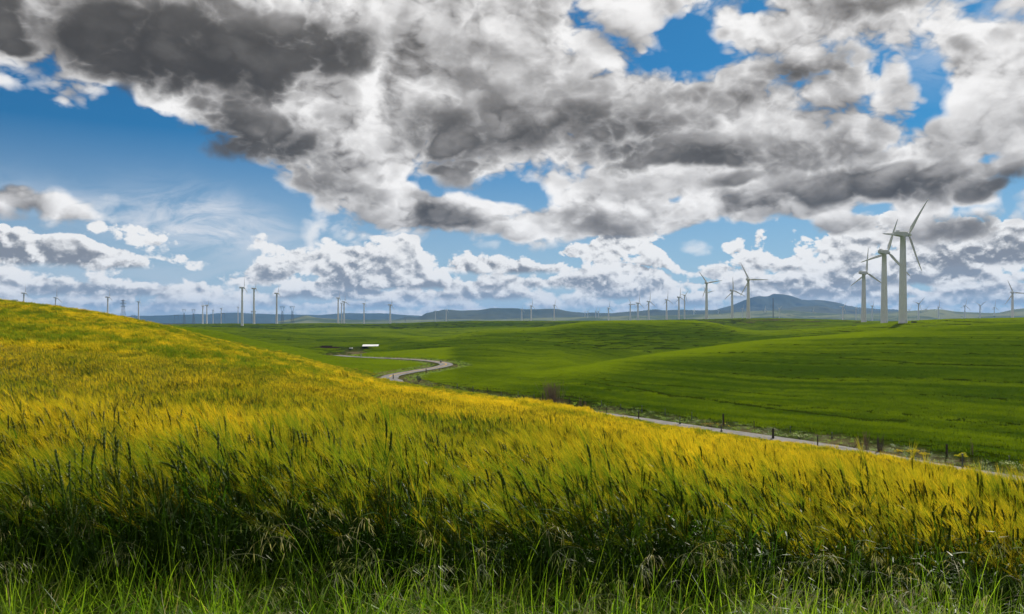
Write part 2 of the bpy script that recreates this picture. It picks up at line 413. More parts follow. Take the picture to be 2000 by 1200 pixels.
def leafy(name, a, b, rough=0.45, spec=0.35, trans=0.45, tboost=1.4, c=None, spread=0.55):
    """thin plant tissue: colour runs from a to b with the plant's instance tint, which may hold painted light, part of the light passes through"""
    m, tr, out = new_mat(name)
    at = tr.nodes.new('ShaderNodeAttribute'); at.attribute_type = 'INSTANCER'; at.attribute_name = 'tint'
    tint = X(tr, at.outputs['Fac'])
    geo = tr.nodes.new('ShaderNodeNewGeometry')
    rnd = X(tr, geo.outputs['Random Per Island'])
    f = (tint + (rnd - 0.5) * spread).clamp()
    colr = mixc(tr, f, a, b)
    if c is not None: colr = mixc(tr, rnd.sstep(0.955, 0.965), colr, c)
    p = tr.nodes.new('ShaderNodeBsdfPrincipled'); tr.links.new(colr, p.inputs['Base Color'])
    p.inputs['Roughness'].default_value = rough; p.inputs['Specular IOR Level'].default_value = spec
    tl = tr.nodes.new('ShaderNodeBsdfTranslucent')
    tcx = vmath(tr, 'MULTIPLY', colr, (tboost, tboost, tboost * 0.6)).outputs[0]
    tr.links.new(tcx, tl.inputs['Color'])
    mx = tr.nodes.new('ShaderNodeMixShader'); mx.inputs[0].default_value = trans
    tr.links.new(p.outputs[0], mx.inputs[1]); tr.links.new(tl.outputs[0], mx.inputs[2])
    tr.links.new(mx.outputs[0], out.inputs['Surface'])
    return m

# ------------------------------------------------------------------ terrain, surveyed from the photograph as distance/height profiles
def Zy(Z, y): return EYE - (y - HY) / F * Z
WH = 0.82                                                        # height of the standing crop
near_cols = {
    -700: [(9, 835), (20, 735), (40, 650), (80, 585), (130, 565)],
    0:    [(9, 850), (20, 760), (40, 680), (80, 615), (130, 590)],
    150:  [(9, 855), (20, 767), (40, 692), (80, 633), (135, 608)],
    300:  [(9, 860), (20, 775), (40, 705), (80, 655), (140, 634)],
    425:  [(9, 865), (20, 785), (40, 725), (80, 685), (145, 666)],
    560:  [(9, 870), (20, 795), (40, 745), (80, 712), (150, 695)],
    760:  [(9, 880), (20, 820), (40, 780), (80, 757), (160, 739)],
    1000: [(9, 895), (20, 835), (40, 805), (80, 786), (136, 772)],
    1300: [(9, 925), (18, 885), (30, 862), (60, 842), (108, 826)],
    1600: [(8, 965), (14, 930), (25, 903), (50, 884), (94, 868)],
    2000: [(7, 1030), (12, 995), (22, 970), (45, 951), (80, 938)],
    2700: [(6, 1110), (10, 1065), (20, 1040), (40, 1025), (66, 1015)],
}
z_, y_ = 'z', 'y'
far_cols = {
    -700: [(230, z_, 0), (320, z_, -1), (450, z_, -5), (650, z_, -3), (850, z_, -5), (1100, z_, -2)],
    0:    [(230, z_, -2), (320, z_, -1), (450, z_, -5), (650, z_, -3), (850, z_, -5), (1100, y_, 634)],
    300:  [(215, z_, -4), (300, y_, 637.5), (420, z_, -7), (650, z_, -4), (850, z_, -5), (1100, y_, 635.5)],
    400:  [(215, z_, -7), (300, y_, 645), (400, z_, -8), (650, y_, 641), (850, z_, -5), (1150, y_, 634)],
    500:  [(215, z_, -9), (300, y_, 666), (380, z_, -10), (650, y_, 645), (850, z_, -6.5), (1200, y_, 633)],
    635:  [(220, z_, -10.4), (310, y_, 688), (400, y_, 677), (650, y_, 652), (850, y_, 642), (1200, y_, 632.5)],
    720:  [(220, z_, -10.6), (310, y_, 692), (420, y_, 674), (650, y_, 653), (850, y_, 643), (1200, y_, 634)],
    850:  [(220, z_, -10.6), (320, y_, 684), (420, y_, 667), (500, y_, 661), (660, y_, 662), (1200, y_, 630)],
    960:  [(215, z_, -11.0), (320, y_, 676), (400, y_, 660), (520, y_, 646), (750, y_, 648), (1200, y_, 628)],
    1060: [(190, y_, 735), (260, y_, 701), (380, y_, 665), (560, y_, 641), (800, y_, 643), (1200, y_, 628)],
    1130: [(160, y_, 752), (205, y_, 718), (262, z_, -11.6), (590, y_, 632), (850, y_, 634), (1200, y_, 627)],
    1200: [(165, y_, 755), (225, y_, 706), (285, z_, -12.2), (610, y_, 627.5), (860, y_, 630), (1200, y_, 626.5)],
    1340: [(165, y_, 756), (262, y_, 685), (320, z_, -11.2), (640, y_, 627), (860, y_, 632), (1150, y_, 625)],
    1480: [(160, y_, 765), (280, y_, 667), (340, z_, -8), (560, y_, 648), (700, y_, 650), (1000, y_, 622.5)],
    1640: [(155, y_, 765), (300, y_, 654.5), (350, z_, -5.5), (460, y_, 639.5), (640, y_, 641), (1000, y_, 626)],
    1740: [(150, y_, 765), (315, y_, 645.5), (365, z_, -4), (460, y_, 632.3), (620, y_, 632.6), (1000, y_, 629)],
    1870: [(145, y_, 767), (335, y_, 638.5), (385, z_, -2), (500, y_, 624.5), (650, y_, 626), (1000, y_, 624)],
    2000: [(140, y_, 770), (350, y_, 633), (400, z_, -0.5), (520, y_, 621.5), (700, y_, 623), (1000, y_, 622)],
    2700: [(130, y_, 790), (350, y_, 628), (400, z_, 0.5), (520, y_, 618), (700, y_, 620), (1000, y_, 620)],
}
def pchip(x, y, q):
    x = np.asarray(x, float); y = np.asarray(y, float); q = np.asarray(q, float)
    h = np.diff(x); dl = np.diff(y) / h
    m = np.zeros_like(y)
    s_ = dl[:-1] * dl[1:] > 0
    w1 = 2 * h[1:] + h[:-1]; w2 = h[1:] + 2 * h[:-1]
    with np.errstate(divide='ignore', invalid='ignore'):
        m[1:-1] = np.where(s_, (w1 + w2) / (w1 / dl[:-1] + w2 / dl[1:]), 0.0)
    m[0] = dl[0]; m[-1] = dl[-1]
    i = np.clip(np.searchsorted(x, q) - 1, 0, len(x) - 2)
    u = np.clip((q - x[i]) / h[i], 0, 1)
    return ((1 + 2 * u) * (1 - u) ** 2 * y[i] + u * (1 - u) ** 2 * h[i] * m[i] + u * u * (3 - 2 * u) * y[i + 1] + u * u * (u - 1) * h[i] * m[i + 1])
def smooth_noise(seed):
    r = np.random.default_rng(seed); G = r.random((256, 256))
    def f(x, y):
        xi = np.floor(x).astype(int); yi = np.floor(y).astype(int); u = x - xi; v = y - yi
        u = u * u * (3 - 2 * u); v = v * v * (3 - 2 * v)
        a, b = G[xi % 256, yi % 256], G[(xi + 1) % 256, yi % 256]
        c, d = G[xi % 256, (yi + 1) % 256], G[(xi + 1) % 256, (yi + 1) % 256]
        return (a * (1 - u) + b * u) * (1 - v) + (c * (1 - u) + d * u) * v - 0.5
    return f
vn = smooth_noise(5)
def fbm(x, y, o=4, rough=0.5):
    s_, a = 0.0, 1.0
    for k in range(o):
        s_ = s_ + a * vn(x * 2 ** k + 17.3 * k, y * 2 ** k + 9.1 * k); a *= rough
    return s_
TWO = 2 * math.pi
az_in = np.radians(np.arange(-37.0, 37.001, 0.1))
az_out = np.concatenate([np.radians(np.arange(-47, -37, 0.5)), np.radians(np.arange(37.5, 47.6, 0.5)), np.radians(np.arange(50, 311, 3.0))])
AZ = np.sort(np.where(np.concatenate([az_in, az_out]) > math.pi, np.concatenate([az_in, az_out]) - TWO, np.concatenate([az_in, az_out])))
RAD = np.concatenate([[0.25, 0.7, 1.2], np.exp(np.linspace(math.log(1.7), math.log(14000), 430))])
def col_az(x): return math.atan((x - 1000) / F)
def table(cols, conv):
    xs = sorted(cols); A = np.array([col_az(x) for x in xs])
    R = np.array([[conv(x, e)[0] for e in cols[x]] for x in xs]); Hh = np.array([[conv(x, e)[1] for e in cols[x]] for x in xs])
    A2 = np.concatenate([A, [A[0] + TWO]]); R2 = np.vstack([R, R[:1]]); H2 = np.vstack([Hh, Hh[:1]])
    q = np.where(AZ < A[0], AZ + TWO, AZ)
    return (np.stack([pchip(A2, np.log(R2[:, k]), q) for k in range(R.shape[1])], 1), np.stack([pchip(A2, H2[:, k], q) for k in range(R.shape[1])], 1))
nR, nH = table(near_cols, lambda x, e: (e[0] / math.cos(col_az(x)), Zy(*e) - WH))
fR, fH = table(far_cols, lambda x, e: (e[0] / math.cos(col_az(x)), e[2] if e[1] == 'z' else Zy(e[0], e[2])))
n_az = len(AZ)
one = np.ones((n_az, 1))
lr = lambda d: math.log(d + 6.0)
ALLR = np.hstack([np.zeros((n_az, 1)), one * 3.0, np.exp(nR), np.exp(fR), one * 3000, one * 6000, one * 14500])
ALLH = np.hstack([0 * one, -0.05 * one, nH, fH, one * -4.0, one * -5.0, one * -6.0])
GZ = np.stack([pchip(np.log(ALLR[i] + 6.0), ALLH[i], np.log(RAD + 6.0)) for i in range(n_az)])
GX = np.sin(AZ)[:, None] * RAD[None, :]; GY = np.cos(AZ)[:, None] * RAD[None, :]
rel_amp = np.clip((RAD - 60) / 400, 0, 1)[None, :] * np.clip((4000 - RAD) / 2500, 0, 1)[None, :]
GZ = GZ + fbm(GX / 90.0, GY / 90.0, 3) * 0.9 * rel_amp + fbm(GX / 7.0 + 3, GY / 7.0, 3) * 0.10 * np.clip(RAD / 12, 0, 1)[None, :]

def ground_raw(x, y):
    x = np.asarray(x, float); y = np.asarray(y, float)
    a = np.arctan2(x, y); r = np.hypot(x, y)
    i = np.clip(np.searchsorted(AZ, a) - 1, 0, n_az - 2); u = np.clip((a - AZ[i]) / (AZ[i + 1] - AZ[i]), 0, 1)
    j = np.clip(np.searchsorted(RAD, r) - 1, 0, len(RAD) - 2); v = np.clip((r - RAD[j]) / (RAD[j + 1] - RAD[j]), 0, 1)
    return (GZ[i, j] * (1 - u) + GZ[i + 1, j] * u) * (1 - v) + (GZ[i, j + 1] * (1 - u) + GZ[i + 1, j + 1] * u) * v

# ------------------------------------------------------------------ road centre line
road_ctrl = [(190, -52), (140, 0), (90, 49), (53.5, 87), (39, 101.5), (22.5, 117), (2, 141), (-23, 166), (-27, 178), (-27, 190), (-23.5, 210), (-20.0, 226), (-19.5, 238), (-24.5, 251), (-36, 267), (-51, 280), (-62, 289), (-67, 302), (-67, 325), (-71, 360), (-76, 400), (-80, 440)]
def catmull(pts, n=14):
    P_ = [Vector(p) for p in pts]; out = []
    for i in range(1, len(P_) - 2):
        p0, p1, p2, p3 = P_[i - 1:i + 3]
        for k in range(n):
            s_ = k / n
            out.append(0.5 * ((2 * p1) + (p2 - p0) * s_ + (2 * p0 - 5 * p1 + 4 * p2 - p3) * s_ ** 2 + (3 * p1 - p0 - 3 * p2 + p3) * s_ ** 3))
    out.append(P_[-2]); return np.array(out)
RC = catmull(road_ctrl)
RCz = ground_raw(RC[:, 0], RC[:, 1])
ker = np.ones(15) / 15
RCz = np.convolve(np.pad(RCz, 7, mode='edge'), ker, 'valid')
dip = np.exp(-(((RC[:, 1] - 148) / 22.0) ** 2)) * (RC[:, 0] > -24) * 1.3 + np.exp(-(((RC[:, 1] - 95) / 35.0) ** 2)) * 0.5
RCz = RCz - dip - 1.8 * np.clip((RC[:, 1] - 290) / 18.0, 0, 1)
RW = 1.95                                                          # half width of the carriageway
rt = np.gradient(RC, axis=0); rt /= np.linalg.norm(rt, axis=1)[:, None]
rn_ = np.stack([-rt[:, 1], rt[:, 0]], 1)                          # left of travel (towards far) = camera side?
def road_dist(x, y):
    """distance to the centre line, road height there, signed side (negative on the camera's side)"""
    x = np.asarray(x, float).ravel(); y = np.asarray(y, float).ravel()
    d = np.full(x.shape, 1e9); zz = np.zeros(x.shape); sg = np.zeros(x.shape)
    sel = np.where((np.abs(x) < 260) & (y > -80) & (y < 400))[0]
    for c in np.array_split(sel, max(1, len(sel) // 20000)):
        dd = (x[c][:, None] - RC[None, :, 0]) ** 2 + (y[c][:, None] - RC[None, :, 1]) ** 2
        k = dd.argmin(1); d[c] = np.sqrt(dd[np.arange(len(c)), k]); zz[c] = RCz[k]
        sg[c] = (x[c] - RC[k, 0]) * rn_[k, 0] + (y[c] - RC[k, 1]) * rn_[k, 1]
    return d, zz, sg
rd, rz_, rsg = road_dist(GX, GY)
rd = rd.reshape(GX.shape); rz_ = rz_.reshape(GX.shape); rsg = rsg.reshape(GX.shape)
wgt = 1 - np.clip((rd - 4.2) / 6.0, 0, 1); wgt = wgt * wgt * (3 - 2 * wgt)
GZ = GZ * (1 - wgt) + (rz_ - 0.10 - 0.25 * np.clip((rd - 3.3) / 1.2, 0, 1) * np.clip((6.5 - rd) / 2, 0, 1)) * wgt
ground_h = ground_raw
def gh(x, y): return float(ground_h([x], [y])[0])

# which ground is which crop (world positions; colours of plants and soils, some hill and cloud shade painted in)
PXg = 1000 + F * np.tan(np.clip(AZ, -1.2, 1.2))[:, None] + 0 * GX   # bearing, expressed as photo column
inview = (np.abs(AZ) < 1.2)[:, None]
def between(d, cols, k, scale=1.0):
    return None
c1R = np.exp(fR[:, 1])[:, None]; c2R = np.exp(fR[:, 3])[:, None]; vR = np.exp(fR[:, 0])[:, None]; wR = np.exp(nR[:, 4])[:, None]; t1R = np.exp(fR[:, 2])[:, None]; dR = np.exp(fR[:, 5])[:, None]
R_ = RAD[None, :] + 0 * GX
def sm(a, b, x):
    u = np.clip((x - a) / (b - a), 0, 1); return u * u * (3 - 2 * u)
colr = np.zeros(GX.shape + (3,))
def paint(mask, c):
    m = np.clip(mask, 0, 1)[..., None]; colr[:] = colr * (1 - m) + np.array(c) * m
big = fbm(GX / 160.0 + 40, GY / 160.0, 3)
mid = fbm(GX / 35.0 + 11, GY / 35.0, 3)
colr[:] = (0.050, 0.076, 0.009)
paint(sm(-0.05, 0.25, big), (0.080, 0.098, 0.014))
paint(sm(0.0, 0.3, mid) * 0.5, (0.036, 0.060, 0.006))
# plain beyond the hills
plain = sm(1250, 1700, R_); paint(plain, (0.07, 0.085, 0.045)); paint(plain * sm(0.0, 0.15, fbm(GX / 900, GY / 300, 3)), (0.03, 0.045, 0.03)); paint(plain * sm(0.2, 0.3, fbm(GX / 500 + 7, GY / 250, 3)), (0.16, 0.15, 0.09))
# hill across the valley (bright young cereal, its shaded front slope painted darker)
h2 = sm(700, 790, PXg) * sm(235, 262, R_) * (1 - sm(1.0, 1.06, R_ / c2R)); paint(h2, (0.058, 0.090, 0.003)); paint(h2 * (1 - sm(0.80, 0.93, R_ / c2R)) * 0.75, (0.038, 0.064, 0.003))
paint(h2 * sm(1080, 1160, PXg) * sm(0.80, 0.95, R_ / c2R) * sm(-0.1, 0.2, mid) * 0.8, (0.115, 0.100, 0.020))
# field within the bend of the road
nb = (1 - sm(860, 900, PXg)) * sm(0.98, 1.02, R_ / wR) * (1 - sm(0.98, 1.03, R_ / (c1R * 1.02))); paint(nb, (0.085, 0.110, 0.004))
# big field on the right
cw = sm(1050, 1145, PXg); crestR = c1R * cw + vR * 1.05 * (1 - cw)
rh = sm(985, 1075, PXg) * (1 - sm(1.02, 1.06, R_ / crestR)) * sm(1.02, 1.06, R_ / wR); paint(rh, (0.040, 0.066, 0.0015)); paint(rh * sm(0.55, 0.98, R_ / crestR) * 0.7, (0.062, 0.088, 0.002))  # lighter towards the crest: its grazing sunlit rim painted in
# strip behind its crest
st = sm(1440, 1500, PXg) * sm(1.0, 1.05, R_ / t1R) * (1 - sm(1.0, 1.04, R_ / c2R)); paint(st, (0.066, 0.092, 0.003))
paint(sm(1420, 1480, PXg) * sm(1.02, 1.08, R_ / c2R) * (1 - plain) * sm(-0.1, 0.15, mid), (0.13, 0.115, 0.035))
paint(sm(930, 1000, PXg) * (1 - sm(1330, 1420, PXg)) * sm(1.10, 1.2, R_ / c2R) * (1 - plain) * sm(0.0, 0.2, big + mid * 0.4), (0.15, 0.14, 0.05))
# cloud shadows painted as two dark patches on the far left crest, turned soil near the shed
paint((1 - sm(560, 620, PXg)) * sm(330, 350, PXg) * sm(0.90, 0.97, R_ / dR) * (1 - plain) * 0.9, (0.030, 0.036, 0.014))
paint(sm(690, 720, PXg) * (1 - sm(770, 800, PXg)) * sm(880, 950, R_) * (1 - plain) * 0.8, (0.03, 0.045, 0.014))
soil = (1 - sm(0.75, 1.1, np.hypot((PXg - 637) / 28.0, (R_ - 402) / 26.0 + 0.25 * mid * 2))); paint(soil, (0.030, 0.020, 0.016))
# road verge: dry grass and weeds
vg = (1 - sm(5.5, 8.0, rd + mid * 3)) * 0.9; paint(vg, (0.075, 0.088, 0.022)); paint(vg * sm(0.0, 0.25, fbm(GX / 4.0, GY / 4.0, 3)), (0.19, 0.155, 0.075))
dry = (1 - sm(0.6, 1.1, np.hypot((PXg - 765) / 70.0, (R_ - 188) / 30.0))) * (rsg > 0) * sm(3.2, 4.0, rd); paint(dry * 0.9, (0.20, 0.155, 0.06))
# under the standing crop: dark soil and litter
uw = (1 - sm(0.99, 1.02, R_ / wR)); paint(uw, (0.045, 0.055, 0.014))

nr = len(RAD)
V = np.stack([GX, GY, GZ], -1).reshape(-1, 3)
V = np.vstack([V, [[0, 0, 0]]])
ii = np.arange(n_az); jj = np.arange(nr - 1)
I, J = np.meshgrid(ii, jj, indexing='ij'); I2 = (I + 1) % n_az
quads = np.stack([I * nr + J, I2 * nr + J, I2 * nr + J + 1, I * nr + J + 1], -1).reshape(-1, 4)
ctr = np.stack([np.full(n_az, len(V) - 1), ii * nr, ((ii + 1) % n_az) * nr], -1)
me = bpy.data.meshes.new('ground')
me.vertices.add(len(V)); me.vertices.foreach_set('co', V.astype(np.float32).ravel())
nl = quads.size + ctr.size
me.loops.add(nl); me.loops.foreach_set('vertex_index', np.concatenate([quads.ravel(), ctr.ravel()]).astype(np.int32))
me.polygons.add(len(quads) + len(ctr))
me.polygons.foreach_set('loop_start', np.concatenate([np.arange(len(quads)) * 4, quads.size + np.arange(len(ctr)) * 3]).astype(np.int32))
me.polygons.foreach_set('use_smooth', np.ones(len(quads) + len(ctr), dtype=bool))
me.update(calc_edges=True)
ca = me.attributes.new('crop', 'FLOAT_COLOR', 'POINT')  # crop and soil colour together with the painted hill and cloud shade
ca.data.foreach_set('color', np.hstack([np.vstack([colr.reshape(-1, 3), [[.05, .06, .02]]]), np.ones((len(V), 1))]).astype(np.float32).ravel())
ra = me.attributes.new('rowed', 'FLOAT', 'POINT')
ra.data.foreach_set('value', np.concatenate([np.clip(rh + h2 * 0.6 + st * .6, 0, 1).ravel(), [0]]).astype(np.float32))

m, tr, out = new_mat('farmland')
at = tr.nodes.new('ShaderNodeAttribute'); at.attribute_name = 'crop'
rw = tr.nodes.new('ShaderNodeAttribute'); rw.attribute_name = 'rowed'; rowed = X(tr, rw.outputs['Fac'])
geo = tr.nodes.new('ShaderNodeNewGeometry'); pos = geo.outputs['Position']
mp = tr.nodes.new('ShaderNodeMapping'); mp.inputs['Rotation'].default_value = (0, 0, math.radians(38)); tr.links.new(pos, mp.inputs['Vector'])
wob = noise_tex(tr, pos, 0.012, 2, 0.5, out='Color')
rowv = vmath(tr, 'ADD', mp.outputs[0], vmath(tr, 'SCALE', vmath(tr, 'SUBTRACT', wob, (0.5, 0.5, 0.5)).outputs[0], scale=60.0).outputs[0]).outputs[0]
drill = noise_tex(tr, vmath(tr, 'MULTIPLY', rowv, (0.03, 0.9, 0.0)).outputs[0], 1.0, 4, 0.65)
wide = noise_tex(tr, vmath(tr, 'MULTIPLY', rowv, (0.006, 0.10, 0.0)).outputs[0], 1.0, 3, 0.6)
speck = noise_tex(tr, pos, 1.4, 4, 0.8)
spk2 = noise_tex(tr, pos, 9.0, 2, 0.6)
sep = tr.nodes.new('ShaderNodeSeparateXYZ'); tr.links.new(rowv, sep.inputs[0])
ty = X(tr, sep.outputs[1])
tram = (ty * (1.0 / 21.0)).op('FRACT'); tr1 = (tram - 0.5).op('ABSOLUTE')
line = (1.0 - (tr1 - 0.045).op('ABSOLUTE').sstep(0.006, 0.022)) * noise_tex(tr, pos, 0.02, 2).sstep(0.42, 0.6) * rowed
k = 1.0 + (speck - 0.5) * 2.2 + (spk2 - 0.5) * 0.6 + rowed * ((drill - 0.5) * 1.7 + (wide - 0.5) * 1.3) - line * 0.55
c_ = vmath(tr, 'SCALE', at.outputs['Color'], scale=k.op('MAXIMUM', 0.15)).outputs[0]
c_ = mixc(tr, (speck - 0.35).sstep(0.2, 0.42) * 0.35, c_, (0.12, 0.13, 0.02))
p = tr.nodes.new('ShaderNodeBsdfDiffuse'); tr.links.new(c_, p.inputs['Color']); p.inputs['Roughness'].default_value = 0.8
bmp = tr.nodes.new('ShaderNodeBump'); bmp.inputs['Strength'].default_value = 0.6; bmp.inputs['Distance'].default_value = 0.35
tr.links.new((speck * 0.7 + drill * rowed * 0.8).s, bmp.inputs['Height']); tr.links.new(bmp.outputs[0], p.inputs['Normal'])
tr.links.new(p.outputs[0], out.inputs['Surface'])
me.materials.append(m)
ground = link('ground', me); tag(ground, 'rolling green farmland running from the camera to the horizon', kind='structure')

# ------------------------------------------------------------------ road
def strip(name, off0, off1, lift, mat, i0=0, i1=None, crown=0.06):
    i1 = int(np.argmax(RC[:, 1] > 304)) if i1 is None else i1
    mb = MB(); V_ = []; n_c = 5
    for i in range(i0, i1):
        for k in range(n_c):
            s_ = off0 + (off1 - off0) * k / (n_c - 1)
            V_.append((RC[i, 0] + rn_[i, 0] * s_, RC[i, 1] + rn_[i, 1] * s_, RCz[i] + lift + crown * (1 - (s_ / RW) ** 2)))
    n_ = i1 - i0
    mb.add(V_, [(i * n_c + k, i * n_c + k + 1, (i + 1) * n_c + k + 1, (i + 1) * n_c + k) for i in range(n_ - 1) for k in range(n_c - 1)])
    return mb.build(name, mat, smooth=True)
m_road = surf('worn_asphalt', (0.20, 0.19, 0.175), 0.85, 0.15, 0.22, 0.9, col2=(0.12, 0.114, 0.105))
m_yel = surf('yellow_line', (0.55, 0.33, 0.05), 0.8, 0.2, 0.2, 2.0)
road = strip('road', -RW, RW, 0.02, m_road); tag(road, 'pale narrow country road bending through the valley', kind='structure')
bend0 = int(np.argmin(np.hypot(RC[:, 0] + 27, RC[:, 1] - 178))); bend1 = int(np.argmin(np.hypot(RC[:, 0] + 40, RC[:, 1] - 273)))
rl = strip('road_marking', -0.16, 0.16, 0.035, m_yel, bend0, bend1); tag(rl, 'faded yellow centre line round the bend of the road', kind='structure')

# ------------------------------------------------------------------ distant hills
def hill_mat(name, a, b, c, scale):
    m, tr, out = new_mat(name)
    geo = tr.nodes.new('ShaderNodeNewGeometry'); pos = geo.outputs['Position']
    n1 = noise_tex(tr, pos, scale, 6, 0.6); n2 = noise_tex(tr, pos, scale * 4, 4, 0.6)
    col = mixc(tr, n1.sstep(0.42, 0.58), a, b)
    col = mixc(tr, n2.sstep(0.55, 0.68), col, c)
    p = tr.nodes.new('ShaderNodeBsdfPrincipled'); tr.links.new(col, p.inputs['Base Color']); p.inputs['Roughness'].default_value = 0.95
    p.inputs['Specular IOR Level'].default_value = 0.05
    tr.links.new(p.outputs[0], out.inputs['Surface']); return m
def ridge(name, label, prof, Z, depth, mat, seed, rough):
    """a range of hills: crest line from the photograph, spurs and gullies down to the plain on both sides"""
    Z *= 0.7; depth *= 0.7
    xs = np.arange(prof[0][0], prof[-1][0] + 1, 2.5); n = len(xs)
    yy = pchip([p_[0] for p_ in prof], [p_[1] for p_ in prof], xs)
    a_ = np.arctan((xs - 1000) / F)
    crest = EYE + (HY - yy) / F * Z
    ss = np.linspace(-1, 0.8, 40)
    V_ = np.zeros((n, len(ss), 3))
    for k, s_ in enumerate(ss):
        zz = Z + s_ * depth
        X_ = np.tan(a_) * zz
        sh = (1 - abs(s_) ** 1.25) if s_ < 0 else 1 - s_ ** 1.5
        nz = fbm(X_ / (depth * 0.22) + seed, np.full(n, zz) / (depth * 0.5) + seed, 5, 0.55)
        rid = 1 - 2 * np.abs(fbm(X_ / (depth * 0.30) + seed * 3, np.full(n, zz) / (depth * 0.9), 4, 0.5))
        hmax = crest + 9
        h_ = -9 + hmax * (sh * (1 + rough * 0.25 * nz) + rough * (rid - 0.75) * 0.55 * max(0.0, sh * (1 - sh)) * 2.2)
        h_ = np.minimum(h_, -9 + hmax * (0.985 + 0.05 * nz * rough) * (zz / Z if s_ <= 0 else 1))
        V_[:, k, 0] = X_; V_[:, k, 1] = zz; V_[:, k, 2] = np.where(abs(s_) > 0.99, -9, h_)
    idx = np.arange(n * len(ss)).reshape(n, len(ss))
    Q = np.stack([idx[:-1, :-1], idx[1:, :-1], idx[1:, 1:], idx[:-1, 1:]], -1).reshape(-1, 4)
    me_ = mesh_from(name, V_.reshape(-1, 3), Q, [mat], smooth=True)
    o = link(name, me_); tag(o, label, kind='structure'); return o
m_far = hill_mat('far_hill_cover', (0.03, 0.045, 0.025), (0.055, 0.065, 0.035), (0.02, 0.03, 0.018), 0.0012)
m_near = hill_mat('foothill_cover', (0.045, 0.07, 0.025), (0.14, 0.155, 0.075), (0.02, 0.035, 0.015), 0.0030)
ridge('pale_hills', 'long pale blue hills along the left horizon', [(-350, 618), (-100, 617), (200, 616), (280, 617), (380, 613.5), (460, 611), (540, 614), (620, 615), (680, 612), (740, 612), (800, 616), (900, 620), (1050, 626)], 13200, 1200, m_far, 2.0, 0.6)
ridge('mountain', 'broad blue double peaked mountain behind the turbines', [(1250, 629), (1340, 618), (1400, 604), (1430, 596), (1452, 587), (1475, 579.5), (1490, 577.5), (1500, 578), (1512, 574), (1540, 577), (1570, 585), (1600, 586), (1640, 592), (1660, 596), (1690, 600), (1720, 603), (1740, 603), (1770, 607), (1830, 612), (1950, 618), (2150, 628)], 11800, 1500, m_far, 7.0, 0.9)
ridge('wooded_hills', 'dark blue hills in the middle of the horizon', [(740, 629), (770, 625), (800, 618), (815, 619), (835, 609), (865, 604.5), (900, 606), (930, 606), (960, 602.5), (985, 602), (1010, 603), (1030, 605), (1085, 603.5), (1110, 607), (1150, 610), (1200, 610.5), (1250, 606), (1280, 604), (1300, 606), (1330, 604), (1365, 606), (1400, 605.5), (1470, 606), (1560, 600), (1600, 598), (1640, 603), (1700, 607), (1780, 608), (1850, 610), (1950, 612), (2100, 606), (2300, 618)], 9000, 1500, m_far, 12.0, 0.9)
ridge('foothills', 'low foothills with pale green pasture patches', [(540, 629), (575, 622), (597, 616.5), (620, 621), (680, 624), (800, 625), (1000, 622), (1180, 618), (1300, 616), (1400, 613), (1470, 608), (1540, 606), (1600, 611), (1700, 612), (1780, 607), (1830, 604), (1870, 609), (1930, 611), (1990, 603), (2060, 600), (2200, 606), (2400, 620)], 6600, 1400, m_near, 21.0, 1.0)

# ------------------------------------------------------------------ haze
m, tr, out = new_mat('hazy_air')
pv = tr.nodes.new('ShaderNodeVolumePrincipled')
pv.inputs['Color'].default_value = (0.24, 0.52, 1.0, 1); pv.inputs['Density'].default_value = HAZE; pv.inputs['Anisotropy'].default_value = 0.1
tr.links.new(pv.outputs[0], out.inputs['Volume'])
mb = MB(); mb.box((0, 0, 130.0), (30000, 30000, 340.0)); hz = mb.build('haze', m); tag(hz, 'thin blue haze lying over the plain', kind='stuff')

# ------------------------------------------------------------------ where a photo pixel meets the ground
ZS = np.exp(np.linspace(math.log(30), math.log(3500), 2600))
def hit(x, y, zmin=30, zmax=3500):
    if zmin == 61:                                   # on the far verge: start beyond the carriageway
        zs = np.linspace(60, 330, 1400); d0 = road_dist((x - 1000) / F * zs, zs)[0]
        k = np.where(d0 < RW + 0.8)[0]; zmin = zs[k[-1]] if len(k) and x > 960 else 60
    if zmin == 60:                                   # beside the road: start from where the standing crop ends
        zs = np.linspace(60, 330, 1400); d0 = road_dist((x - 1000) / F * zs, zs)[0]
        k = np.where(d0 < RW + 2.2)[0]; zmin = zs[k[0]] if len(k) else 60
    zs = ZS[(ZS >= zmin) & (ZS <= zmax)]
    h_ = ground_h((x - 1000) / F * zs, zs)
    py = HY + (EYE - h_) * F / zs
    k = np.where(py <= y)[0]
    Z = zs[k[0]] if len(k) else zs[-1]
    return (x - 1000) / F * Z, Z, float(gh((x - 1000) / F * Z, Z))

# ------------------------------------------------------------------ wind turbines
m_white = surf('turbine_paint', (0.80, 0.80, 0.77), 0.38, 0.5, 0.04, 0.3)
m_grey = surf('nacelle_paint', (0.70, 0.71, 0.68), 0.4, 0.5, 0.06, 0.5)
m_dark = surf('dark_fitting', (0.06, 0.06, 0.06), 0.6, 0.3, 0.1, 2.0)
def rev(profile, n=20):
    V_ = []; Fc = []
    for r, z in profile:
        for k in range(n): V_.append((r * math.cos(TWO * k / n), r * math.sin(TWO * k / n), z))
    for i in range(len(profile) - 1):
        for k in range(n): Fc.append((i * n + k, i * n + (k + 1) % n, (i + 1) * n + (k + 1) % n, (i + 1) * n + k))
    Fc.append(tuple(range(n))[::-1]); Fc.append(tuple(range((len(profile) - 1) * n, len(profile) * n)))
    return V_, Fc
mb = MB(); mb.add(*rev([(2.75, 0), (2.70, 0.06), (2.55, 0.35), (2.45, 4.0), (2.25, 16), (2.03, 28), (1.80, 40), (1.55, 48.2), (1.7, 48.25), (1.7, 48.55)], 28)); me_tower = mb.mesh('tower', [m_white], True)
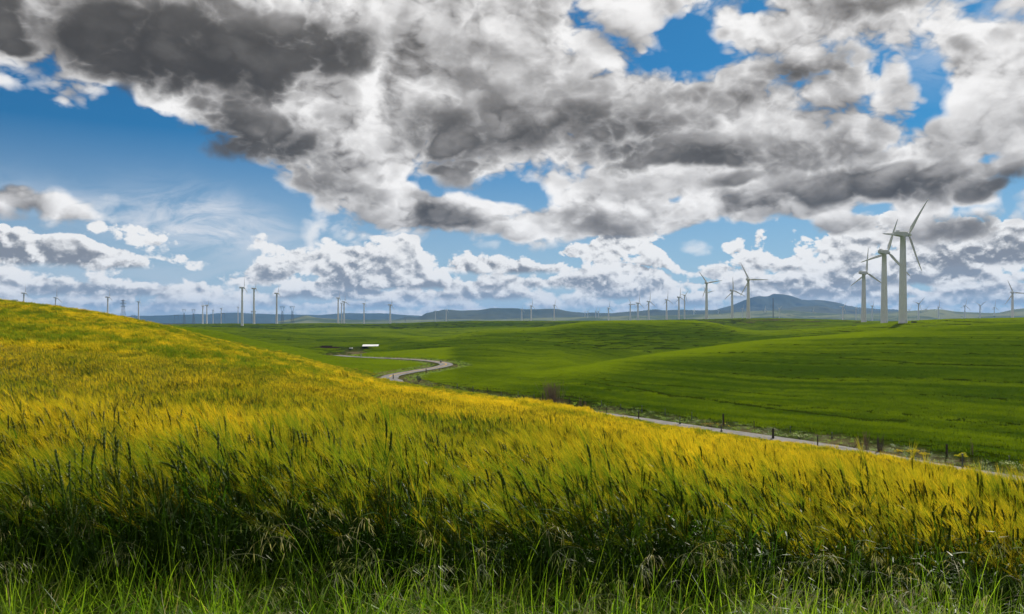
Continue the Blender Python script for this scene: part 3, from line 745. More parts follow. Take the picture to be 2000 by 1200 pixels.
mb = MB(); mb.add([(-.45, -2.75, .1), (.45, -2.75, .1), (.45, -2.75, 2.2), (-.45, -2.75, 2.2)], [(0, 1, 2, 3)]); mb.box((0, -2.6, 1.15), (0.95, 0.35, 2.1)); me_door = mb.mesh('door', [m_grey])
me_flange = []
for rr, zz in ((2.26, 16.0), (1.97, 32.0)):
    mb = MB(); mb.add(*rev([(rr + .06, zz - .12), (rr + .06, zz + .12)], 28)); me_flange.append(mb.mesh('flange', [m_grey]))
# nacelle: long tapered housing along +x, chamfered corners
def loft(secs):
    V_ = []; Fc = []; n = len(secs[0][1])
    for x, pr in secs: V_ += [(x, a, b) for a, b in pr]
    for i in range(len(secs) - 1):
        for k in range(n): Fc.append((i * n + k, i * n + (k + 1) % n, (i + 1) * n + (k + 1) % n, (i + 1) * n + k))
    Fc.append(tuple(range(n))[::-1]); Fc.append(tuple(range((len(secs) - 1) * n, len(secs) * n)))
    return V_, Fc
def oct_(w, z0, z1, c=0.35): return [(-w, z0 + c), (-w + c, z0), (w - c, z0), (w, z0 + c), (w, z1 - c), (w - c, z1), (-w + c, z1), (-w, z1 - c)]
mb = MB(); mb.add(*loft([(-5.2, oct_(1.05, -0.75, 1.15)), (-4.9, oct_(1.3, -1.0, 1.45)), (-1.0, oct_(1.45, -1.35, 1.6)), (1.9, oct_(1.4, -1.3, 1.55)), (3.0, oct_(1.0, -1.0, 1.05))]))
mb.box((-3.6, 0, 1.75), (1.5, 1.4, 0.62), 0); me_nac = mb.mesh('nacelle', [m_grey])
mb = MB(); mb.tube([(-4.3, 0.5, 1.9), (-4.3, 0.5, 3.3)], [0.05, 0.04], 5); mb.tube([(-4.3, 0.2, 3.1), (-4.3, 0.8, 3.1)], [0.04, 0.04], 5); me_mast = mb.mesh('wind_vane', [m_dark])
# hub: rotor centre, axis along +x
V_, Fc = rev([(1.0, -0.9), (1.25, -0.4), (1.28, 0.4), (1.0, 1.1), (0.55, 1.6), (0.1, 1.8)], 18)
mb = MB(); mb.add([(z, x, y) for x, y, z in V_], Fc); me_hub = mb.mesh('hub', [m_white], True)
# blade: along +z, chord in the y direction near the root twist, thin in x
secs = []; V_ = []; Fc = []
RB = 24.0
for s_, ch, th, tw in [(0.02, 1.15, 1.1, 0), (0.06, 1.2, 0.95, 4), (0.12, 1.9, 0.62, 14), (0.2, 2.35, 0.46, 13), (0.35, 1.95, 0.34, 9), (0.5, 1.6, 0.25, 6), (0.65, 1.28, 0.19, 4), (0.8, 0.98, 0.13, 2), (0.92, 0.70, 0.09, 1), (0.98, 0.42, 0.06, 0), (1.0, 0.10, 0.03, 0)]:
    z = s_ * RB; c_, s2 = math.cos(math.radians(tw)), math.sin(math.radians(tw)); bendx = 1.1 * s_ ** 2.2
    for k in range(10):
        a_ = TWO * k / 10; yy = (math.cos(a_) * 0.5 + 0.14) * ch; xx = math.sin(a_) * 0.5 * th * (1.0 if math.cos(a_) < 0.3 else 0.6)
        V_.append((bendx + xx * c_ - yy * s2, xx * s2 + yy * c_, z))
n_s = 11
for i in range(n_s - 1):
    for k in range(10): Fc.append((i * 10 + k, i * 10 + (k + 1) % 10, (i + 1) * 10 + (k + 1) % 10, (i + 1) * 10 + k))
Fc.append(tuple(range((n_s - 1) * 10, n_s * 10)))
mb = MB(); mb.add(V_, Fc); me_blade = mb.mesh('blade', [m_white], True)

def turbine(xt, yh, yb, Rpx, k, th, label, door=False, sgn=1, Zfix=None, conv=None):
    """tower column, hub row, ground row, rotor radius (photo pixels), apparent width of the rotor disc, blade angle"""
    Hpx = yb - yh
    Z = Zfix or 50.0 * F / Hpx
    x, y = (xt - 1000) / F * Z, Z
    z0 = gh(x, y) - 0.15
    zh = EYE + (HY - yh) / F * Z                       # hub height above datum
    sc_ = 1.0 if Zfix is None else 1.0
    Htow = zh - z0
    azt = math.atan2(x, y); phi = math.acos(min(0.999, k)) * sgn
    A = azt + phi
    yaw = math.pi / 2 - A                              # local +x points along the rotor axis
    root = empty('wind_turbine', (x, y, z0), yaw)
    tag(root, label, 'wind turbine', 'white wind turbines standing across the plain')
    rs = (Rpx / F * Z) / RB
    us = max(0.55, min(1.25, rs * 1.02))
    tw = link('tower', me_tower, root); tw.scale = (us * 0.92, us * 0.92, (Htow - 1.3 * us) / 48.5)
    if door:
        for mf in me_flange: link('flange', mf, tw)
        d_ = link('door', me_door, root); d_.scale = (us * .92, us * .92, us); d_.rotation_euler = (0, 0, -yaw + 0.35)
    nc = link('nacelle', me_nac, root, (0, 0, Htow)); nc.scale = (us, us, us)
    if door: link('wind_vane', me_mast, nc)
    hb = link('hub', me_hub, root, (3.9 * us, 0, Htow)); hb.scale = (us, us, us)
    # blades: image angle th clockwise from straight up; local -y is towards image right for sgn=+1
    for j in range(3):
        b_ = link('blade', me_blade, hb); b_.scale = (rs / us, rs / us, rs / us)
        b_.rotation_euler = (math.radians(th + 120 * j), 0, 0)
    return root
T = [
 # x, hub y, base y, R, k, angle, label
 (1763.5, 458, 632.5, 80, 0.64, 37.5, 'tallest nearest white wind turbine on the right hill crest, one blade pointing up right', True),
 (1727, 493, 633, 67, 0.80, 17, 'second tallest white wind turbine, close left of the tallest one, tower bright at its foot', True),
 (1687, 533.5, 628, 50, 0.72, 2, 'medium wind turbine with slim grey tower left of the two tall ones near the right', True),
 (1461.5, 546.5, 628, 37, 0.93, -28, 'grey wind turbine before the mountain foot with one blade level to the right', True),
 (1380, 553, 625, 30, 0.92, -38, 'larger of two wind turbines in line left of the mountain, blades up left and right', False),
 (1380.3, 572, 625.5, 18, 0.75, -42, 'smaller wind turbine right behind another one left of the mountain, nacelle halfway up it', False, 1500),
 (1430, 568, 624.5, 28, 0.80, -6, 'wind turbine at the left shoulder of the mountain with blade straight up', False),
 (1337, 577, 625, 14.5, 0.70, 40, 'wind turbine with blades in a wide V, right one of the close pair centre right', False),
 (1326, 581, 626, 20, 0.60, 0, 'wind turbine with blade straight up, left one of the close pair centre right', False),
 (1302, 586, 626, 19, 0.65, 0, 'wind turbine like a Y upside down, standing alone left of the close pair', False),
 (1267, 589.5, 626, 20, 0.60, 2, 'wind turbine standing right of the touching two on the bright green hill', False),
 (1246, 592.5, 626, 20, 0.55, 2, 'wind turbine with blade straight up, right of two whose blades nearly touch', False),
 (1231, 595, 626, 16, 0.70, -30, 'wind turbine with blade up left, left of two whose blades nearly touch', False),
 (1188.5, 602, 626, 14, 0.62, 2, 'small wind turbine alone at the left end of the bright green hill', False),
 (1169, 608.5, 626.5, 9, 0.50, 25, 'tiny wind turbine, right of a tiny pair near the bright green hill', False),
 (1163.5, 607.5, 626, 9, 0.45, 5, 'tiny wind turbine, left of a tiny pair near the bright green hill', False),
 (1148, 608.5, 626.5, 8, 0.7, 38, 'tiny wind turbine with V blades, right of two below the blue hill crest', False),
 (1142.5, 610, 626.5, 8, 0.3, 0, 'tiny wind turbine, left of two where the blue hills dip', False),
 (1082.5, 596.5, 629, 13, 0.60, 3, 'wind turbine with pale blades standing before the long blue hills', False),
 (1037.5, 598, 629, 15, 0.60, 4, 'slim wind turbine right of another near the middle of the horizon', False),
 (1019, 604.5, 629, 13, 0.25, 0, 'slim wind turbine with upright blade near the middle of the horizon', False),
 (911, 615.5, 628.5, 7, 0.3, 10, 'tiny faint wind turbine in front of the middle of the blue hills', False),
 (871.5, 606, 629, 11, 0.25, 0, 'small wind turbine before the left summit of the blue hills, right of two', False),
 (850.5, 608, 629, 9, 0.2, 0, 'small wind turbine before the left slope of the blue hills, left of two', False),
 (762, 596, 632, 19, 0.35, 4, 'wind turbine standing alone left of the blue hills with tall upright blade', False),
 (711, 593.5, 633, 14, 0.25, 5, 'wind turbine standing alone between the cluster of three and the blue hills', False),
 (672, 590, 633, 17, 0.55, -4, 'wind turbine with blade dipping right, rightmost of the cluster of three', False),
 (667, 592.5, 633, 12, 0.22, 0, 'lower wind turbine in the middle of the cluster of three', False),
 (660.5, 582.5, 633, 18, 0.25, 0, 'tallest wind turbine, leftmost of the cluster of three', False),
 (540.5, 573.5, 634, 21, 0.25, -5, 'wind turbine right of the two tall left ones, beside two pylons', False),
 (496, 564, 632.5, 22, 0.22, 2, 'grey tall wind turbine, right of the two tall ones on the left', False),
 (473, 562.5, 639, 25, 0.25, -3, 'tall wind turbine on the left, its pale tower foot visible on the green rise', True),
 (465, 600, 631.5, 10, 0.2, 0, 'small wind turbine just left of the tall pale tower', False),
 (432, 603, 632.5, 11, 0.2, 0, 'small wind turbine beside the leaning pylon leg on the left plain', False),
 (416, 606, 632.5, 10, 0.2, 0, 'small wind turbine between a pair and the single ones on the left plain', False),
 (404, 597, 632.5, 15, 0.3, 20, 'right wind turbine of a close pair on the left plain', False),
 (396, 598, 632.5, 14, 0.5, -42, 'left wind turbine of a close pair on the left plain with V blades', False),
 (270.5, 590, 631, 15, 0.2, 0, 'wind turbine rising behind the wheat slope, rightmost of four over the slope', False),
 (210.5, 581, 618, 20, 0.25, -6, 'wind turbine over the wheat slope left of the lattice pylon', False),
 (108.5, 582, 610, 28, 0.30, -8, 'wind turbine with bright white blades over the wheat slope at the left', False),
 (46.5, 573, 610, 20, 0.30, -8, 'leftmost wind turbine over the top of the wheat slope', False),
 (1646, 600, 628, 13, 0.7, 38, 'faint wind turbine in front of the mountain between the tower and medium turbine', False),
 (1703.5, 598, 624, 14, 0.35, 6, 'faint wind turbine just right of the medium grey turbine', False),
 (1775.5, 606, 623, 10, 0.7, 40, 'faint tiny wind turbine close right of the tallest tower', False),
 (1794, 593, 622, 17, 0.75, 45, 'wind turbine with blades up left and up right, first right of the tallest', False),
 (1808, 604.5, 622, 11, 0.7, 38, 'smaller wind turbine overlapped by the first one right of the tallest', False),
 (1833, 600, 621.5, 14, 0.65, 0, 'wind turbine with upright blade in the gap right of the tallest', False),
 (1884.5, 597.5, 620, 15, 0.75, 12, 'wind turbine left of the V bladed one on the right plain', False),
 (1914, 597, 619.5, 15, 0.75, 57, 'wind turbine with a wide V of blades on the right plain', False),
 (1942, 601, 620, 14, 0.65, 2, 'smaller wind turbine left of the one at the right picture edge', False),
 (1977.5, 572, 620, 28, 0.92, -24, 'grey wind turbine at the right edge with one blade level to the right', False),
 (1494, 604, 622, 8, 0.5, 0, 'faint tiny wind turbine below the mountain left of the thin mast', False),
 (1588, 608, 625, 7, 0.5, 8, 'faint tiny wind turbine below the right slope of the mountain', False),
 (1522, 603, 624, 8, 0.6, 50, 'faint tiny wind turbine just right of the thin mast', False),
 (1672, 602, 627, 10, 0.3, 0, 'faint wind turbine just left of the medium grey turbine', False),
 (1450, 603, 623, 9, 0.3, 10, 'faint tiny wind turbine between the two grey turbines left of the mountain', False),
 (1403, 607, 623, 8, 0.4, 4, 'faint tiny wind turbine at the left foot of the mountain', False),
 (1355, 607, 624, 10, 0.35, 8, 'faint tiny wind turbine right of the close pair', False),
]
for a_ in T:
    turbine(*a_[:6], a_[6], door=a_[7], Zfix=(a_[8] if len(a_) > 8 else None))

# transformer cabinets at the turbine feet
for x_, y_, w_, h_, lb in [(1785, 630.6, 7.5, 2.6, 'dark low transformer cabinet right of the tallest turbine tower'), (1669, 630.0, 6.0, 2.4, 'dark low transformer cabinet left of the medium grey turbine tower')]:
    Z = 450.0; X_ = (x_ - 1000) / F * Z; s_ = Z / F; z = gh(X_, Z)
    r = empty('transformer_cabinet', (X_, Z, z)); tag(r, lb, 'cabinet')
    mb = MB(); mb.box((0, 0, h_ * s_ / 2), (w_ * s_, 1.8, h_ * s_)); mb.build('body', m_dark, r)
    mb = MB(); mb.box((0, 0, h_ * s_ + .06), (w_ * s_ + .2, 2.0, .12)); mb.build('lid', m_dark, r)
    for q_ in (-1, 1):
        mb = MB(); mb.box((q_ * w_ * s_ * .24, -.92, h_ * s_ * .5), (w_ * s_ * .42, .04, h_ * s_ * .8)); mb.build('door', m_dark, r)

# ------------------------------------------------------------------ pylons and mast
m_steel = surf('galvanised_steel', (0.22, 0.23, 0.24), 0.55, 0.4, 0.1, 1.0, metal=0.3)
def beam(mb, a, b, w): mb.tube([a, b], [w, w], 4)
def lattice_legs(root, w0, w1, h, thick, levels):
    """four corner legs and a separate mesh of bracing"""
    c4 = [(-1, -1), (1, -1), (1, 1), (-1, 1)]
    at_ = lambda s, t_: (s[0] * (w0 + (w1 - w0) * t_), s[1] * (w0 + (w1 - w0) * t_), h * t_)
    for s in c4:
        q = MB(); beam(q, at_(s, 0), at_(s, 1), thick); q.build('leg', m_steel, root)
    q = MB()
    for i in range(levels):
        t0, t1 = (i / levels) ** 0.8, ((i + 1) / levels) ** 0.8
        for j in range(4):
            a, b = c4[j], c4[(j + 1) % 4]
            beam(q, at_(a, t0), at_(b, t1), thick * 0.5); beam(q, at_(b, t0), at_(a, t1), thick * 0.5); beam(q, at_(a, t1), at_(b, t1), thick * 0.5)
    q.build('bracing', m_steel, root)
def place(x, yb, ytop, Hm):
    Z = Hm * F / (yb - ytop); X_ = (x - 1000) / F * Z
    z = gh(X_, Z) - 0.2
    return X_, Z, z, EYE + (HY - ytop) / F * Z - z
def tall_pylon(x, yb, ytop, label):
    X_, Z, z, h = place(x, yb, ytop, 48.0)
    r = empty('lattice_pylon', (X_, Z, z)); tag(r, label, 'pylon', 'steel pylons of the power lines')
    lattice_legs(r, 4.6, 0.8, h * 0.96, 0.22, 6)
    for t_, w in ((0.70, 5.0), (0.82, 6.2), (0.93, 4.4)):
        q = MB(); zz = h * t_
        beam(q, (-w, 0, zz), (w, 0, zz), 0.26); beam(q, (-w, 0, zz), (0, 0, zz + 1.8), 0.2); beam(q, (w, 0, zz), (0, 0, zz + 1.8), 0.2); q.build('cross_arm', m_steel, r)
    q = MB(); beam(q, (0, 0, h * 0.95), (0, 0, h), 0.3); q.build('peak', m_steel, r)
def waisted_pylon(x, yb, ytop, label):
    X_, Z, z, h = place(x, yb, ytop, 42.0)
    r = empty('waisted_pylon', (X_, Z, z)); tag(r, label, 'pylon', 'steel pylons of the power lines')
    lattice_legs(r, 3.2, 1.2, h * 0.72, 0.22, 5)
    for s in (-1, 1):
        q = MB(); beam(q, (s * 1.3, 0, h * 0.72), (s * 4.6, 0, h * 0.93), 0.34); beam(q, (s * 1.3, 0, h * 0.84), (s * 4.6, 0, h * 0.97), 0.2); q.build('fork', m_steel, r)
    q = MB(); beam(q, (-6.4, 0, h * 0.94), (6.4, 0, h * 0.94), 0.34); beam(q, (-5.0, 0, h * 0.995), (5.0, 0, h * 0.995), 0.24)
    for s in (-5, -2.5, 0, 2.5, 5): beam(q, (s - 1.2, 0, h * 0.94), (s, 0, h * 0.995), 0.16)
    q.build('cross_arm', m_steel, r)
def portal_pylon(x, yb, ytop, label, wide=1.0):
    X_, Z, z, h = place(x, yb, ytop, 34.0)
    r = empty('portal_pylon', (X_, Z, z)); tag(r, label, 'pylon', 'steel pylons of the power lines')
    for s in (-1, 1):
        q = MB(); beam(q, (s * 10.5 * wide, 0, 0), (s * 8.0 * wide, 0, h), 0.45); beam(q, (s * 9.6 * wide, 0, h * .3), (s * 8.6 * wide, 0, h * .55), .3); q.build('leg', m_steel, r)
    q = MB(); beam(q, (-12 * wide, 0, h * 0.96), (12 * wide, 0, h * 0.96), 0.4); beam(q, (-10 * wide, 0, h), (10 * wide, 0, h), 0.28)
    for i in range(8): beam(q, ((-10 + 2.5 * i) * wide, 0, h * 0.96), ((-8.75 + 2.5 * i) * wide, 0, h), 0.2); beam(q, ((-8.75 + 2.5 * i) * wide, 0, h), ((-7.5 + 2.5 * i) * wide, 0, h * 0.96), 0.2)
    for s in (-1, 1): beam(q, (s * 8.2 * wide, 0, h * 0.82), (s * 4.5 * wide, 0, h * 0.96), 0.3)
    q.build('beam', m_steel, r)
tall_pylon(240.5, 632, 584, 'tall grey lattice pylon rising behind the wheat slope between two turbines')
tall_pylon(165, 632, 603, 'tip of a lattice pylon just showing above the wheat slope')
portal_pylon(260.5, 634, 616, 'portal shaped pylon low behind the wheat slope beside a turbine tower', 0.75)
portal_pylon(344.5, 633, 615.5, 'wide portal pylon standing alone at the end of the wheat slope', 0.85)
waisted_pylon(359.5, 633, 604, 'left of two fork topped pylons on the left plain')
waisted_pylon(378, 633, 604, 'right of two fork topped pylons on the left plain')
portal_pylon(436, 633, 612, 'faint portal pylon behind the small turbines on the left plain', 0.55)
portal_pylon(495, 633, 608, 'faint portal pylon straddling the second tall turbine on the left', 0.6)
waisted_pylon(551.5, 633, 598, 'left of two fork topped pylons right of the tall turbines')
waisted_pylon(571, 633, 598, 'right of two fork topped pylons right of the tall turbines')
for x_, y0_, lb in [(594, 617, 'left of two faint pylons before the small dark knoll'), (601, 617, 'right of two faint pylons before the small dark knoll'),
                    (621.5, 624, 'faint tiny pylon, first from the left in the distant row'), (626.5, 624.5, 'faint tiny pylon, second in the distant row'), (633, 624, 'faint tiny pylon, third in the distant row'),
                    (643.5, 623.5, 'faint tiny pylon, fourth in the distant row'), (650.5, 624, 'faint tiny pylon, last in the distant row near the three turbines'), (757, 617, 'faint pylon just left of the lone turbine'), (791.5, 616, 'faint pylon at the left end of the blue hills')]:
    waisted_pylon(x_, 632, y0_, lb)
X_, Z, z, h = place(1510, 624, 581, 60.0)
r = empty('radio_mast', (X_, Z, z)); tag(r, 'thin straight radio mast in front of the mountain', 'mast')
lattice_legs(r, 0.8, 0.7, h * 0.97, 0.22, 14)
q = MB(); beam(q, (0, 0, h * 0.96), (0, 0, h), 0.25); q.build('aerial', m_steel, r)

# ------------------------------------------------------------------ plant tissue
m_stem = leafy('cereal_leaf', (0.036, 0.085, 0.006), (0.085, 0.150, 0.010), 0.48, 0.20, 0.42, 1.7)
m_ear = leafy('cereal_ear', (0.065, 0.105, 0.010), (0.15, 0.16, 0.012), 0.5, 0.3, 0.30, 1.4)
m_awn = leafy('cereal_awn', (0.12, 0.185, 0.012), (0.67, 0.465, 0.022), 0.5, 0.2, 0.55, 1.3, spread=0.8)
m_grass = leafy('grass_blade', (0.050, 0.125, 0.004), (0.195, 0.290, 0.018), 0.42, 0.16, 0.52, 2.2, c=(0.36, 0.30, 0.12))
m_straw = leafy('dry_grass_head', (0.26, 0.24, 0.09), (0.40, 0.37, 0.18), 0.45, 0.4, 0.4, 1.2)
m_seed = leafy('green_seed_head', (0.14, 0.17, 0.055), (0.22, 0.24, 0.10), 0.45, 0.4, 0.45, 1.3)
PLANTS = [m_stem, m_ear, m_awn, m_grass, m_straw, m_seed]
R = random.random
def U(a, b): return a + (b - a) * R()
def arc(p, d, L, droop, n, curl=0.0):
    """points of a drooping blade starting at p along d"""
    pts = [Vector(p)]; d = Vector(d).normalized(); q = Vector(p)
    for i in range(n):
        q = q + d * (L / n); pts.append(q.copy())
        d = (d + Vector((curl / n, 0, -droop / n))).normalized()
    return pts
def side_of(d):
    s_ = Vector(d).cross(Vector((0, 0, 1)))
    return s_.normalized() if s_.length > 1e-4 else Vector((1, 0, 0))
def ear_fine(mb, p, d, L, bulk, n_awn, awn_L, awn_w):
    """barley-like ear: knobbly spindle, long awns fanning from it"""
    d = d.normalized(); a = side_of(d); b = d.cross(a)
    V_ = []; Fc = []; nr_ = 9; ns = 5
    q = p.copy(); dd = d.copy(); cs = []
    for i in range(nr_):
        u = i / (nr_ - 1); cs.append((q.copy(), dd.copy()))
        r_ = bulk * (0.55 + 0.45 * math.sin(math.pi * (0.15 + 0.75 * u))) * (1.18 if i % 2 else 0.82) * (0.35 if i == nr_ - 1 else 1)
        for k in range(ns):
            th = TWO * (k + 0.5 * (i % 2)) / ns; V_.append(q + (a * math.cos(th) + b * math.sin(th)) * r_)
        q = q + dd * (L / (nr_ - 1)); dd = (dd + Vector((-0.03, 0, -0.035))).normalized()
    for i in range(nr_ - 1):
        for k in range(ns): Fc.append((i * ns + k, i * ns + (k + 1) % ns, (i + 1) * ns + (k + 1) % ns, (i + 1) * ns + k))
    mb.add(V_, Fc, 1)
    for k in range(n_awn):
        c, e = cs[int(U(1, nr_ - 0.01))]; th = U(0, TWO)
        o = a * math.cos(th) + b * math.sin(th)
        ad = (e + o * U(0.10, 0.34) + Vector((-0.10, 0, 0))).normalized(); al = awn_L * U(0.75, 1.2)
        s_ = side_of(ad + Vector((0.01, 0.3, 0))); s2 = ad.cross(Vector((0, 1, 0.2))).normalized()
        base = c + o * bulk * 0.7; mid_ = base + ad * al * 0.55; tip = mid_ + (ad + Vector((-0.08, 0, -0.06))).normalized() * al * 0.45
        mb.add([base - s2 * awn_w, base + s2 * awn_w, mid_ + s2 * awn_w * 0.8, mid_ - s2 * awn_w * 0.8, tip], [(0, 1, 2, 3), (3, 2, 4)], 2)
def stalk_fine(mb, x, y, h, lean, ldir, scale=1.0):
    top = Vector((x + math.cos(ldir) * lean, y + math.sin(ldir) * lean, h))
    n = 4; pts = []
    for i in range(n + 1):
        u = i / n; pts.append(Vector((x + math.cos(ldir) * lean * u ** 2.2, y + math.sin(ldir) * lean * u ** 2.2, h * (u - 0.06 * u * u * lean / 0.2))))
    w = 0.0048
    mb.ribbon(pts, [w] * 5, (1, 0.25, 0)); mb.ribbon(pts, [w] * 5, (-0.25, 1, 0))
    d = (pts[-1] - pts[-2]).normalized() + Vector((math.cos(ldir), math.sin(ldir), 0)) * U(0.0, 0.32)
    ear_fine(mb, pts[-1], d, U(0.075, 0.11), U(0.0055, 0.0075), 17, U(0.10, 0.15), 0.0010)
    for t_ in (0.22, 0.42, 0.60, 0.78):
        if R() < 0.18: continue
        p = pts[0].lerp(pts[-1], t_); p = Vector((x + math.cos(ldir) * lean * t_ ** 2.2, y + math.sin(ldir) * lean * t_ ** 2.2, h * t_))
        th = U(0, TWO); dd = Vector((math.cos(th) - 0.25, math.sin(th), U(0.7, 1.8)))
        L = U(0.16, 0.30); bl = arc(p, dd, L, U(0.6, 2.6), 5, -0.2)
        wd = U(0.008, 0.014); mb.ribbon(bl, [wd * .7, wd, wd * .95, wd * .75, wd * .45, 0.001], side_of(dd))
def clump_fine(n, rad):
    mb = MB()
    for _ in range(n):
        r_ = rad * math.sqrt(R()); th = U(0, TWO)
        stalk_fine(mb, r_ * math.cos(th), r_ * math.sin(th), U(0.52, 0.86), abs(random.gauss(0.06, 0.07)), math.pi + random.gauss(0, 0.8))
    return mb
def clump_mid(n, rad):
    mb = MB()
    for _ in range(n):
        r_ = rad * math.sqrt(R()); th = U(0, TWO); x, y = r_ * math.cos(th), r_ * math.sin(th)
        h = U(0.56, 0.86); ld = math.pi + random.gauss(0, 0.8); lean = abs(random.gauss(.07, .08))
        b_ = Vector((x, y, 0)); m_ = Vector((x + math.cos(ld) * lean * .3, y + math.sin(ld) * lean * .3, h * .55)); t_ = Vector((x + math.cos(ld) * lean, y + math.sin(ld) * lean, h))
        mb.ribbon([m_, t_], [0.006, 0.006], (1, .2, 0))
        e = (t_ - m_).normalized() + Vector((math.cos(ld), math.sin(ld), 0)) * U(0.0, 0.35); e.normalize()
        a = side_of(e); bb = e.cross(a); L = U(.08, .11); w = 0.0065
        V_ = []
        for u, k_ in ((0, .6), (.5, 1.1), (1, .4)):
            for k in range(4): V_.append(t_ + e * L * u + (a * math.cos(k * math.pi / 2) + bb * math.sin(k * math.pi / 2)) * w * k_)
        mb.add(V_, [(i * 4 + k, i * 4 + (k + 1) % 4, i * 4 + 4 + (k + 1) % 4, i * 4 + 4 + k) for i in range(2) for k in range(4)], 1)
        for k in range(6):
            th = U(0, TWO); o = a * math.cos(th) + bb * math.sin(th); ad = (e + o * U(.1, .36) + Vector((-.1, 0, 0))).normalized(); al = U(.10, .16)
            c = t_ + e * L * U(.15, .95); s2 = ad.cross(Vector((0, 1, .2))).normalized()
            mb.add([c - s2 * .0022, c + s2 * .0022, c + ad * al], [(0, 1, 2)], 2)
        for k in range(3):
            th = U(0, TWO); dd = Vector((math.cos(th) - .25, math.sin(th), U(.7, 1.8))); p = b_.lerp(t_, U(.3, .85))
            mb.ribbon(arc(p, dd, U(.16, .28), U(.8, 2.6), 3, -.2), [.010, .013, .009, .001], side_of(dd))
    return mb
def clump_far(n, rad):
    mb = MB()
    for _ in range(n):
        r_ = rad * math.sqrt(R()); th = U(0, TWO); x, y = r_ * math.cos(th), r_ * math.sin(th)
        h = U(.62, .86); ld = math.pi + random.gauss(0, .5)
        e = Vector((math.cos(ld) * U(.2, .9), math.sin(ld) * U(.2, .9), 1)).normalized(); t_ = Vector((x, y, h - .06))
        s2 = e.cross(Vector((0.15, 1, .2))).normalized(); L = U(.17, .24)
        mb.add([t_ - s2 * .006, t_ + s2 * .006, t_ + e * .1 + s2 * .008, t_ + e * .1 - s2 * .008], [(0, 1, 2, 3)], 1)
        for k in range(3):
            ad = (e + Vector((U(-.3, .2), U(-.25, .25), U(-.05, .2)))).normalized(); c = t_ + e * U(.0, .09); w = U(.005, .009)
            mb.add([c - s2 * w, c + s2 * w, c + ad * L], [(0, 1, 2)], 2)
        th = U(0, TWO); dd = Vector((math.cos(th), math.sin(th), U(.3, 1.2))).normalized(); p = Vector((x, y, h * U(.5, .85))); sd_ = side_of(dd)
        mb.add([p - sd_ * .009, p + sd_ * .009, p + dd * .2], [(0, 1, 2)], 0)
    return mb
def grass_tuft(n, rad, h0, h1, straw):
    mb = MB()
    for _ in range(n):
        r_ = rad * math.sqrt(R()); th = U(0, TWO); L = U(h0, h1); ph = U(0, TWO)
        tilt = U(.2, 1.5); dd = Vector((math.cos(ph) * tilt - .35, math.sin(ph) * tilt * .8, 1))
        w = U(.003, .0075) if R() < .8 else U(.009, .015)
        mb.ribbon(arc((r_ * math.cos(th), r_ * math.sin(th), -.02), dd, L, U(.8, 4.6), 7, U(-.9, .5)), [w, w, w, w * .95, w * .85, w * .65, w * .4, .0006], side_of(dd), 4 if R() < straw else 3)
    return mb
def brome(n, mat_head):
    """loose nodding grass heads on thin culms"""
    mb = MB()
    for _ in range(n):
        x, y = U(-.08, .08), U(-.08, .08); h = U(.5, .85); ph = math.pi + random.gauss(0, .8)
        pts = arc((x, y, 0), (math.cos(ph) * .25, math.sin(ph) * .25, 1), h, .5, 6); w = .0028
        pts2 = arc(pts[-1], (pts[-1] - pts[-2]) + Vector((math.cos(ph), math.sin(ph), 0)) * .05, U(.16, .26), 1.7, 5)
        mb.ribbon(pts, [w] * 7, (1, .3, 0), 3); mb.ribbon(pts2, [w * .7] * 6, (1, .3, .2), mat_head)
        for k in range(16):
            u = U(0.1, 1); i = min(4, int(u * 5)); p = pts2[i].lerp(pts2[i + 1], u * 5 - i)
            e = Vector((U(-1, .6) + math.cos(ph) * .5, U(-.8, .8), U(-.9, .3))).normalized(); L = U(.03, .06); q = p + e * L
            mb.ribbon([p, q], [.0007, .0007], side_of(e), mat_head)
            e2 = (e + Vector((0, 0, -.8))).normalized(); s_ = side_of(e2 + Vector((.1, .1, 0)))
            mb.ribbon([q, q + e2 * .010, q + e2 * .022, q + e2 * .045], [.001, .0048, .0035, .0004], s_, mat_head)
    return mb
def long_blades(n):
    mb = MB()
    for _ in range(n):
        ph = U(0, TWO); tl = U(.5, 1.6); dd = Vector((math.cos(ph) * tl - .25, math.sin(ph) * tl, 1)); L = U(.40, .80); w = U(.008, .016)
        bl = arc((U(-.1, .1), U(-.1, .1), 0), dd, L, U(1.2, 5.0), 9, U(-.9, .6))
        mb.ribbon(bl, [w * .6, w * .8, w, w, w, w * .9, w * .75, w * .55, w * .3, .001], side_of(dd), 3)
    return mb

